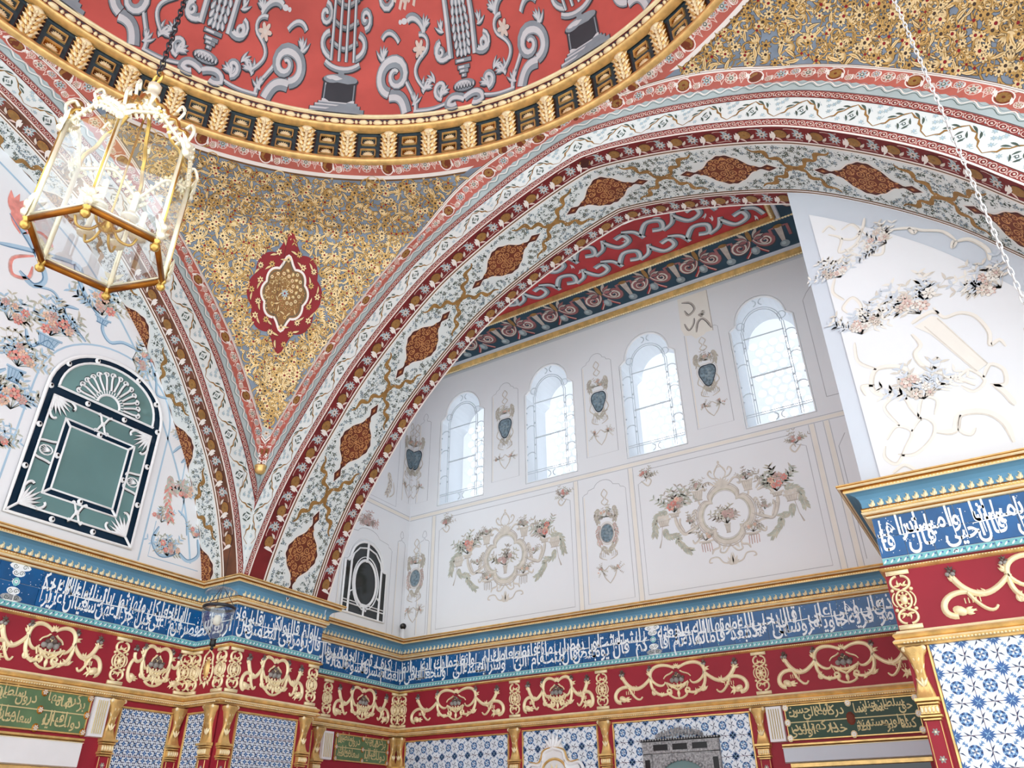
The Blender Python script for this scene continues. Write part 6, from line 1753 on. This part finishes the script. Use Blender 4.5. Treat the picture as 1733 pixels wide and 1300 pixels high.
spots = [(u0+.011, zb+.18), (u0+.011, zb+.36), (u1-.011, zb+.18), (u1-.011, zb+.36), (u0+.17, zb+.011), (u1-.17, zb+.011), (u0+.17, zs), (u1-.17, zs), (u0+.005, zs+.01), (u1-.005, zs+.01),
         (cu_, iz0-.013), (cu_, iz1+.013), (ix0-.013, (iz0+iz1)/2), (ix1+.013, (iz0+iz1)/2), (cu_-.10, zt-.028), (cu_+.10, zt-.028), (u0+.045, zs+.135), (u1-.045, zs+.135)]
for x, z in spots: part('stud', STUD, root, F_LEFT.mw(x, z, 0))
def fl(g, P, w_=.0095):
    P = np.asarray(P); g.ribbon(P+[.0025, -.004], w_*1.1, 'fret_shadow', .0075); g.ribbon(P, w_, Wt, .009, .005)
def fan_corner():
    g = Geo()
    for i in range(7):
        a_ = .08+i*(math.pi/2-.16)/6; l = .066+.022*(1-abs(i-3)/3)
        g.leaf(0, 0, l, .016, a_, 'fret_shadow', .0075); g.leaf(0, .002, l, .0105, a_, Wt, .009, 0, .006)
    fl(g, cat(bez((.060, .0), (.082, .006), (.094, .020), (.082, .030), n=8))); fl(g, bez((0, .060), (.006, .082), (.020, .094), (.030, .082), n=8))
    g.ell(.010, .010, .010, None, Wt, 0, .010, 10, .005)
    return g
def spray():
    g = Geo()
    for s in (-1, 1):
        for t_ in (-1, 1): fl(g, bez((0, 0), (s*.014, t_*.012), (s*.010, t_*.034), (s*.030, t_*.042), n=9)); fl(g, spiral(s*.026, t_*.036, .008, 0, 1, 9), .004)
    g.ell(0, 0, .011, None, Wt, 0, .010, 10, .006)
    return g
def shellet():
    g = Geo(); g.ring(0, 0, .026, .006, Wt, .009, 12, .020, relief=.005); g.ell(.008, 0, .007, None, Wt, 0, .010, 8, .005)
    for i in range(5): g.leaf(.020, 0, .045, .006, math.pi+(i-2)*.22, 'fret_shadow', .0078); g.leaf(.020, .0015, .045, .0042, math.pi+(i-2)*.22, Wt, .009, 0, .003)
    for t_ in (-1, 1): fl(g, bez((-.036, t_*.020), (-.044, t_*.045), (.0, t_*.034), (.030, t_*.046), n=10))
    return g
FC = mesh_from(fan_corner(), 'corner_fan', None, False, True); SPY = mesh_from(spray(), 'fret_spray', None, False, True); SHL = mesh_from(shellet(), 'fret_shell', None, False, True)
for (x, z, r_) in ((x0, z0, 0), (x1, z0, math.pi/2), (x1, z1, math.pi), (x0, z1, -math.pi/2)): part('corner_fan', FC, root, F_LEFT.mw(x, z, 0, r_, 1.12))
for x, z, r_ in ((cu_, (z0+iz0-.026)/2, 0), (cu_, (z1+iz1+.026)/2, 0)): part('fret_spray', SPY, root, F_LEFT.mw(x, z, 0, r_))
for x, r_ in (((x0+ix0-.026)/2, 0), ((x1+ix1+.026)/2, 0)): part('fret_shell', SHL, root, F_LEFT.mw(x, (z0+z1)/2, 0, r_))
g = Geo(); bx, bz = cu_, zs+.028
fr([(bx+.052*math.cos(q), bz+.052*math.sin(q)) for q in np.linspace(0, math.pi, 12)], .012)
for i in range(17): q = (i+.5)*math.pi/17; g.leaf(bx+.056*math.cos(q), bz+.056*math.sin(q), .020, .006, q, Wt, .009, 0, .004)
mp('sunburst', g, True)
ray_ = Geo()
fl(ray_, bez((.070, .006), (.11, .012), (.13, .022), (.148, .010), n=9)); fl(ray_, bez((.070, -.006), (.11, -.012), (.13, -.022), (.148, -.010), n=9)); fl(ray_, spiral(.140, .018, .014, -1.5, 1.2, 12), .006); fl(ray_, spiral(.140, -.018, .014, 1.5, 1.2, 12, d=-1), .006)
RAY = mesh_from(ray_, 'fret_ray', None, False, True)
for i in range(7):
    q = .22+i*(math.pi-.44)/6; part('fret_ray', RAY, root, F_LEFT.mw(bx, bz, 0, q, .98 if i in (0, 6) else .92+.10*math.sin(q)))

# ------------------------------------------------------------------ oval window on the alcove side wall
v0, v1, zb, zs, zt = 3.092, 3.445, 1.075, 1.355, 1.500
cv = (v0+v1)/2
root = thing('oval_mirror', 'small arched dark mirror with a white oval frame on the alcove side wall', 'mirror', (-2.995, cv, zb))
def mp2(name, g, smooth=True): return part(name, mesh_from(g, name, F_SIDE, smooth), root)
wv = (v1-v0)/2
hd = [(cv+wv*.78*math.cos(q), zs+.010+(zt-zs-.010)*math.sin(q)) for q in np.linspace(.05, math.pi-.05, 18)]
ol = [(v0, zb), (v1, zb), (v1, zs), (v1-.03, zs+.006)]+hd+[(v0+.03, zs+.006), (v0, zs)]
g = Geo(); P = np.array([(x, z, .004) for x, z in ol]); g.add(P, [tuple(t) for t in tessellate_polygon([[Vector((x, z, 0)) for x, z in ol]])], 'mirror_black'); mp2('dark_glass', g, False)
def f2(P, w_=.010, closed=False): g.ribbon(P, w_, 'fret_white', .006, .008, closed=closed)
g = Geo(); f2(ol, .014, True); g.ribbon(np.array([(cv+(x-cv)*1.10, zb+(z-zb)*1.05) for x, z in ol]), .006, 'fret_white', .002, .003, closed=True); mp2('frame', g)
g = Geo(); a_ = np.linspace(0, 2*math.pi, 33)[:-1]; f2(np.c_[cv+.092*np.cos(a_), 1.262+.130*np.sin(a_)], .016, True); f2(np.c_[cv+.108*np.cos(a_), 1.262+.150*np.sin(a_)], .005, True); mp2('oval_frame', g)
g = Geo()
for s in (-1, 1):
    f2([(cv+s*.128, zb), (cv+s*.128, zs+.01)], .014); f2([(cv+s*.128, zs+.01), (cv+s*.115, zs+.05), (cv+s*.07, zs+.095), (cv, zs+.112)], .009)
    f2([(cv+s*.105, 1.20), (cv+s*.125, 1.185), (cv+s*.125, 1.165)], .008); f2([(cv+s*.115, zs+.05), (cv+s*.165, zs+.005)], .006)
mp2('uprights', g)
g = Geo(); f2([(v0, zb+.05), (cv, zb+.05), (v1, zb+.05)], .007); f2([(v0, zb+.065), (cv, zb+.065), (v1, zb+.065)], .005); mp2('cross_bar', g)
g = Geo(); f2([(cv, zb), (cv, zb+.055)], .012); f2([(cv-.02, zb+.03), (cv, zb+.045), (cv+.02, zb+.03)], .008); mp2('foot_ornament', g)
g = Geo(); f2([(cv, zt-.12), (cv, zt-.06), (cv, zt)], .016); mp2('head_ornament', g)
# ------------------------------------------------------------------ free-standing things
def tube(g, P, r, m, n=8, closed=False):
    P = np.asarray(P, float); k = len(P); r = np.broadcast_to(np.asarray(r, float), (k,))
    T = np.roll(P, -1, 0)-np.roll(P, 1, 0) if closed else np.gradient(P, axis=0)
    T /= np.maximum(np.linalg.norm(T, axis=1), 1e-9)[:, None]
    ref = np.array((0, 0, 1.)) if abs(T[0, 2]) < .9 else np.array((1., 0, 0))
    A = np.cross(T, ref); A /= np.maximum(np.linalg.norm(A, axis=1), 1e-9)[:, None]; B = np.cross(T, A)
    a = np.arange(n)*2*math.pi/n
    V = P[:, None]+(A[:, None]*np.cos(a)[None, :, None]+B[:, None]*np.sin(a)[None, :, None])*r[:, None, None]
    F = []
    for i in range(k if closed else k-1):
        j = (i+1) % k
        for q in range(n): F.append((i*n+q, i*n+(q+1) % n, j*n+(q+1) % n, j*n+q))
    if not closed: F += [tuple(range(n))[::-1], tuple(range((k-1)*n, k*n))]
    return g.add(V.reshape(-1, 3), F, m)
def rev(g, c, prof, m, n=20):
    a = np.arange(n)*2*math.pi/n
    V = np.concatenate([np.c_[c[0]+r*np.cos(a), c[1]+r*np.sin(a), np.full(n, c[2]+z)] for r, z in prof])
    return g.add(V, [(k*n+i, k*n+(i+1) % n, (k+1)*n+(i+1) % n, (k+1)*n+i) for k in range(len(prof)-1) for i in range(n)], m)
def chain(g, x, y, z0, z1, ln, w, r, m):
    n = int((z1-z0)/(ln*.72)); a = np.linspace(0, 2*math.pi, 11)[:-1]
    for i in range(n):
        zc = z0+(i+.5)*(z1-z0)/n; c, s = (1, 0) if i % 2 else (0, 1)
        tube(g, np.c_[x+c*w*np.cos(a), y+s*w*np.cos(a), zc+ln*.5*np.sin(a)], r, m, 5, True)
def gp(name, g, root, smooth=True): return part(name, mesh_from(g, name, None, smooth), root)

# hexagonal glass lantern
LC = np.array((-1.162, .511)); LB, LT, LR = .894, 1.132, .1155
root = thing('hexagonal_lantern', 'six-sided gilt glass lantern hanging on a dark chain before the left arch', 'lantern', (LC[0], LC[1], LB))
ang = [math.radians(-101.5+60*k) for k in range(6)]
bv = [np.array((LC[0]+LR*math.cos(a), LC[1]+LR*math.sin(a))) for a in ang]
def P3(p, z): return np.array((p[0], p[1], z))
for k in range(6):
    p, q = bv[k], bv[(k+1) % 6]; d = (q-p)/np.linalg.norm(q-p); out = (p+q)/2-LC; out /= np.linalg.norm(out); ou = (p-LC)/np.linalg.norm(p-LC)
    g = Geo(); tube(g, [P3(p, LB), P3((p+q)/2, LB), P3(q, LB)], .0055, 'brass_dark', 6); tube(g, [P3(p, LB+.010), P3(q, LB+.010)], .0028, 'brass_pale', 5); gp('bottom_rail', g, root)
    g = Geo(); tube(g, [P3(p, LB), P3(p, (LB+LT)/2), P3(p, LT)], .0048, 'brass_pale', 6); tube(g, [P3(p+ou*.004, LB), P3(p+ou*.004, LT)], .0022, 'brass', 5)
    post = gp('post', g, root)
    g = Geo(); rev(g, (p[0], p[1], LB-.022), [(.001, 0), (.007, .004), (.0085, .010), (.005, .016), (.008, .022)], 'brass', 10); gp('bottom_finial', g, post)
    g = Geo(); F = Frame(P3(p+ou*.003, LB), (-ou[1], ou[0], 0), Z1)
    u = Geo()
    for i, (y, l) in enumerate(((.012, .030), (.030, .024), (.215, .032), (.232, .028))):
        for s in (-1, 1): u.leaf(0, y, l, .010, math.pi/2-s*.8, 'brass_pale', .002, 0, .006)
        u.ell(0, y, .008, .010, 'brass_pale', 0, .002, 8, .009)
    V, L, N, M = u.pack(); W = F(V); g.V.append(W); g.L.append(L); g.N.append(N); g.names = u.names; g.M.append(M); g.n = len(W); gp('post_leaves', g, post)
    g = Geo(); g.add([P3(p, LB+.008), P3(q, LB+.008), P3(q, LT-.004), P3(p, LT-.004)], [(0, 1, 2, 3)], 'glass_clear'); gp('glass_pane', g, root, False)
    # arched crest with foliage between the posts
    g = Geo(); t = np.linspace(0, 1, 13); L2 = np.linalg.norm(q-p)
    arc = np.array([np.r_[p+d*L2*x, LT-.006+.030*math.sin(math.pi*x)+.010*math.sin(math.pi*x)**6] for x in t])
    tube(g, arc, .0042, 'brass_pale', 6); F = Frame(P3(p, 0), np.r_[d, 0], Z1); u = Geo()
    for i in range(1, 12):
        yy = arc[i, 2]; x = L2*t[i]; s = 1 if t[i] < .5 else -1
        u.leaf(x, yy, .018, .008, math.pi/2+s*.5, 'brass_pale', 0, 0, .005); u.leaf(x, yy-.004, .014, .007, -math.pi/2+s*.6, 'brass_pale', 0, 0, .005)
    u.flower(L2/2, LT+.038, .014, 'brass_pale', 'brass', 6, .002, 0, .005)
    V, L, N, M = u.pack(); W = F(V); b = Geo(); g.V.append(W); g.L.append(L+g.n); g.N.append(N); ids = np.array([g.mid(nm) for nm in u.names]); g.M.append(ids[M]); g.n += len(W)
    gp('crest', g, root)
    # scrolled arm up to the crown
    g = Geo(); c3 = lambda f, z: np.r_[LC+(p-LC)*f, z]
    tube(g, smooth_line([c3(1.0, LT), c3(.98, LT+.030), c3(.80, LT+.048), c3(.70, LT+.075), c3(.52, LT+.090), c3(.36, LT+.125), c3(.20, LT+.140), c3(.08, LT+.165)], 5), .0042, 'brass', 6)
    tube(g, smooth_line([c3(1.0, LT), c3(1.10, LT+.030), c3(1.02, LT+.052), c3(.93, LT+.044)], 5), .0034, 'brass_pale', 6); tube(g, smooth_line([c3(.70, LT+.075), c3(.80, LT+.095), c3(.72, LT+.115), c3(.64, LT+.100)], 5), .0032, 'brass_pale', 6)
    gp('crown_arm', g, root)
g = Geo(); g.add([P3(p, LB+.004) for p in bv], [(0, 1, 2, 3, 4, 5)], 'glass_clear'); gp('bottom_glass', g, root, False)
g = Geo(); rev(g, (LC[0], LC[1], LT+.125), [(.002, 0), (.012, .006), (.009, .018), (.015, .028), (.018, .040), (.008, .050), (.012, .062), (.013, .075), (.004, .085)], 'brass_pale', 14); gp('crown', g, root)
g = Geo(); a = np.linspace(0, 2*math.pi, 15)[:-1]; tube(g, np.c_[LC[0]+.016*np.cos(a), np.full(14, LC[1]), LT+.222+.018*np.sin(a)], .0034, 'brass', 6, True); gp('ring', g, root)
g = Geo(); chain(g, LC[0], LC[1], LT+.236, 4.19, .020, .0055, .0018, 'chain_dark'); gp('chain', g, root)
g = Geo(); tube(g, [P3(LC, LB+.06), P3(LC, LB+.2), P3(LC, LT+.13)], .0022, 'brass', 6); rev(g, (LC[0], LC[1], LB+.045), [(.001, 0), (.014, .008), (.008, .020), (.016, .030), (.005, .045)], 'brass', 12); gp('light_stem', g, root)
for k in range(6):
    a = math.radians(60*k+10); dd = np.array((math.cos(a), math.sin(a))); e = lambda r_, z: np.r_[LC+dd*r_, LB+z]
    g = Geo(); tube(g, smooth_line([e(.010, .062), e(.024, .040), e(.044, .038), e(.052, .058)], 5), .0026, 'brass', 6); arm = gp('light_arm', g, root)
    g = Geo(); rev(g, e(.052, .056), [(.002, 0), (.015, .003), (.016, .008), (.007, .010), (.006, .020)], 'brass_pale', 10); gp('drip_cup', g, arm)
    g = Geo(); rev(g, e(.052, .074), [(.0055, 0), (.0055, .045), (.0012, .050)], 'candle', 8); gp('candle', g, arm)

# bell jar lamp
BC = np.array((-2.315, 1.792)); BZ = .600
root = thing('bell_jar_lamp', 'small clear glass bell lamp with smoke disc hanging before the corner pier', 'lamp', (BC[0], BC[1], BZ))
g = Geo(); rev(g, (BC[0], BC[1], BZ), [(.010, 0), (.013, .008), (.022, .018), (.036, .036), (.047, .058), (.053, .082), (.055, .102), (.051, .108)], 'glass_smoke', 28); gp('glass_bell', g, root)
g = Geo(); rev(g, (BC[0], BC[1], BZ+.106), [(.051, 0), (.056, .002), (.057, .008), (.054, .011), (.050, .010)], 'chain_dark', 28); gp('metal_collar', g, root)
g = Geo(); rev(g, (BC[0], BC[1], BZ-.034), [(.001, 0), (.005, .003), (.006, .008), (.003, .012), (.010, .014), (.011, .024), (.009, .034), (.012, .037)], 'plastic_black', 14); gp('finial', g, root)
g = Geo(); rev(g, (BC[0], BC[1], BZ+.160), [(.057, 0), (.050, .010), (.034, .018), (.010, .022), (.003, .024)], 'glass_smoke', 28); gp('smoke_disc', g, root)
for k in range(3):
    a = math.radians(120*k+40); g = Geo(); tube(g, [(BC[0]+.053*math.cos(a), BC[1]+.053*math.sin(a), BZ+.112), (BC[0]+.008*math.cos(a), BC[1]+.008*math.sin(a), BZ+.178)], .0012, 'chain_dark', 5); gp('hanging_rod', g, root)
g = Geo(); tube(g, [(BC[0], BC[1], BZ+.176), (BC[0], BC[1], 1.5), (BC[0], BC[1], 2.62)], .0007, 'chain_dark', 5); gp('suspension_wire', g, root)
g = Geo(); rev(g, (BC[0], BC[1], BZ+.050), [(.002, 0), (.012, .004), (.014, .020), (.010, .034), (.002, .036)], 'candle', 10); gp('bulb', g, root)

# chain of a second lantern, crossing the right of the view
root = thing('lamp_chain', 'thin pale chain hanging down across the right side of the great arch', 'chain', (.157, 1.112, .60))
g = Geo(); chain(g, .157, 1.112, .60, 3.62, .017, .0028, .0010, 'chain_pale'); gp('links', g, root)['kind'] = 'stuff'
g = Geo(); a = np.linspace(0, 2*math.pi, 13)[:-1]; tube(g, np.c_[.157+.012*np.cos(a), np.full(12, 1.112), .590+.014*np.sin(a)], .0025, 'brass', 6, True); gp('hook', g, root)

# security camera on the alcove cornice
root = thing('security_camera', 'small white security camera with black head standing in the alcove corner', 'camera', (-2.945, 3.575, 1.001))
g = Geo(); rev(g, (-2.945, 3.575, 1.001), [(.001, 0), (.013, .001), (.013, .005), (.010, .006), (.010, .058), (.001, .060)], 'plastic_white', 14); gp('body', g, root)
g = Geo(); rev(g, (-2.945, 3.575, 1.060), [(.012, 0), (.017, .006), (.019, .016), (.016, .026), (.006, .032), (.001, .033)], 'plastic_black', 16); gp('head', g, root)
g = Geo(); rev(g, (-2.937, 3.560, 1.070), [(.001, 0), (.007, .003), (.007, .010), (.001, .013)], 'glass_smoke', 10); gp('lens', g, root)

# white and gilt rococo crest
fb = F_BACK; c0 = (-1.990, .25)
o3 = fb(np.array([[c0[0], -.2, .012]]))[0]
root = thing('rococo_frame', 'white and gilt carved rococo crest standing on the middle tile panel', 'mirror', o3)
def fp(name, g, smooth=True, par=None): return part(name, mesh_from(g, name, fb, smooth), par or root)
q = lambda x, y: (c0[0]+x, c0[1]+y)
g = Geo(); body = [(-.15, -.45), (.15, -.45), (.15, -.02), (.135, .045), (.105, .075), (.07, .085), (.055, .125), (.035, .150), (0, .165), (-.035, .150), (-.055, .125), (-.07, .085), (-.105, .075), (-.135, .045), (-.15, -.02)]
P = np.array([(c0[0]+x, c0[1]+y) for x, y in body]); n = len(P)
g.add(np.r_[np.c_[P, np.full(n, .010)], np.c_[P, np.full(n, .020)]], [tuple(range(n, 2*n))]+[(i, (i+1) % n, n+(i+1) % n, n+i) for i in range(n)], 'marble'); fp('panel', g, False)
g = Geo()
for i in range(5): g.leaf(*q(0, .120), .075, .020, math.pi/2+(i-2)*.38, 'fret_white', .022+.002*(2-abs(i-2)), 0, .012)
fp('plume', g)
for s in (-1, 1):
    g = Geo(); r_ = lambda pts, w_, m='fret_white': g.ribbon(smooth_line([q(s*x, y) for x, y in pts], 6), w_, m, .020, .014)
    r_([(0, .128), (.05, .112), (.062, .075), (.085, .055), (.135, .062), (.155, .030), (.130, .010)], .016); r_([(.062, .075), (.07, .04), (.10, .02)], .012); r_([(0, .135), (.055, .122), (.072, .085), (.09, .068), (.135, .075)], .004, 'gold')
    r_([(.150, .030), (.160, -.02), (.145, -.06)], .014); r_([(.148, -.06), (.150, -.25), (.150, -.45)], .016); r_([(.134, -.06), (.136, -.25), (.136, -.45)], .005, 'gold'); fp('side_scroll', g)
g = Geo(); g.ribbon([q(.068*math.cos(a_), .020+.062*math.sin(a_)) for a_ in np.linspace(-.3, math.pi+.3, 20)], .012, 'gold', .022, .008)
for i in range(9): g.leaf(*q(0, .010), .055, .013, math.pi/2+(i-4)*.33, 'gold_pale' if i % 2 else 'marble', .022, 0, .010)
fp('shell', g)

# mother-of-pearl mirror
u0, u1, zt, zb = -1.528, -1.166, .378, -.25
o3 = fb(np.array([[(u0+u1)/2, zb, .012]]))[0]
root = thing('inlaid_mirror', 'mirror in a mother-of-pearl inlaid frame with scalloped arch on the star tiles', 'mirror', o3)
g = Geo(); g.rect(u0+.04, zb, u1-.04, zt-.05, 'mirror_teal', .014); g.V[-1][:, 2] = .014; fp('mirror_glass', g, False)
for nm, x0, z0, x1, z1 in (('top_rail', u0, zt-.052, u1, zt), ('side_rail', u0, zb, u0+.045, zt-.052), ('side_rail', u1-.045, zb, u1, zt-.052)):
    g = Geo(); g.box(x0, z0, .010, x1, z1, .026, 'nacre', .002); r_ = fp(nm, g, False)
    g2 = []
    if nm == 'top_rail':
        for i in range(3): g2.append((u0+.055+i*.092, zt-.040, u0+.125+i*.092, zt-.014))
    else:
        for i in range(5): g2.append((x0+.010, zt-.17-i*.11, x1-.010, zt-.075-i*.11))
    for a_, b_, c_, d_ in g2:
        gg = Geo(); gg.box(a_, b_, .025, c_, d_, .0275, 'black_lac', .001); fp('black_inlay', gg, False, r_)
g = Geo(); g.box(u0-.006, zt, .010, u1+.006, zt+.010, .034, 'black_lac', .002)
for i in range(30): g.box(u0-.004+i*.0125, zt+.001, .034, u0+.002+i*.0125, zt+.008, .036, 'nacre')
fp('cornice_strip', g, False)
g = Geo(); cm = (u0+u1)/2
for i in range(15):
    x = cm-.105+i*.015; hh = .045*(1-((x-cm)/.12)**2)
    g.ribbon(spiral(x, zt+.014+hh*.5, .010+hh*.12, i, 1.3, 10), .004, 'nacre', .020, .003); g.leaf(x, zt+.010, hh+.006, .010, math.pi/2+(cm-x)*3, 'nacre', .018, 0, .003)
fp('filigree_crest', g)
g = Geo(); x0, x1 = u0+.045, u1-.045; top = zt-.052
arc = [(cm+(x1-x0)/2*.86*math.cos(a_), top-.115+.090*math.sin(a_)) for a_ in np.linspace(0, math.pi, 22)]
loop = [(x0, top), (x0, top-.16)]+[(x0+.012, top-.16)]+arc[::-1]+[(x1-.012, top-.16), (x1, top-.16), (x1, top)]
P = np.array([(x, z, .020) for x, z in loop]); g.add(P, [tuple(t) for t in tessellate_polygon([[Vector((x, z, 0)) for x, z in loop]])], 'nacre')
for x, z in arc: g.ell(x, z, .009, None, 'nacre', 0, .020, 8, .006)
fp('scalloped_arch', g, False)
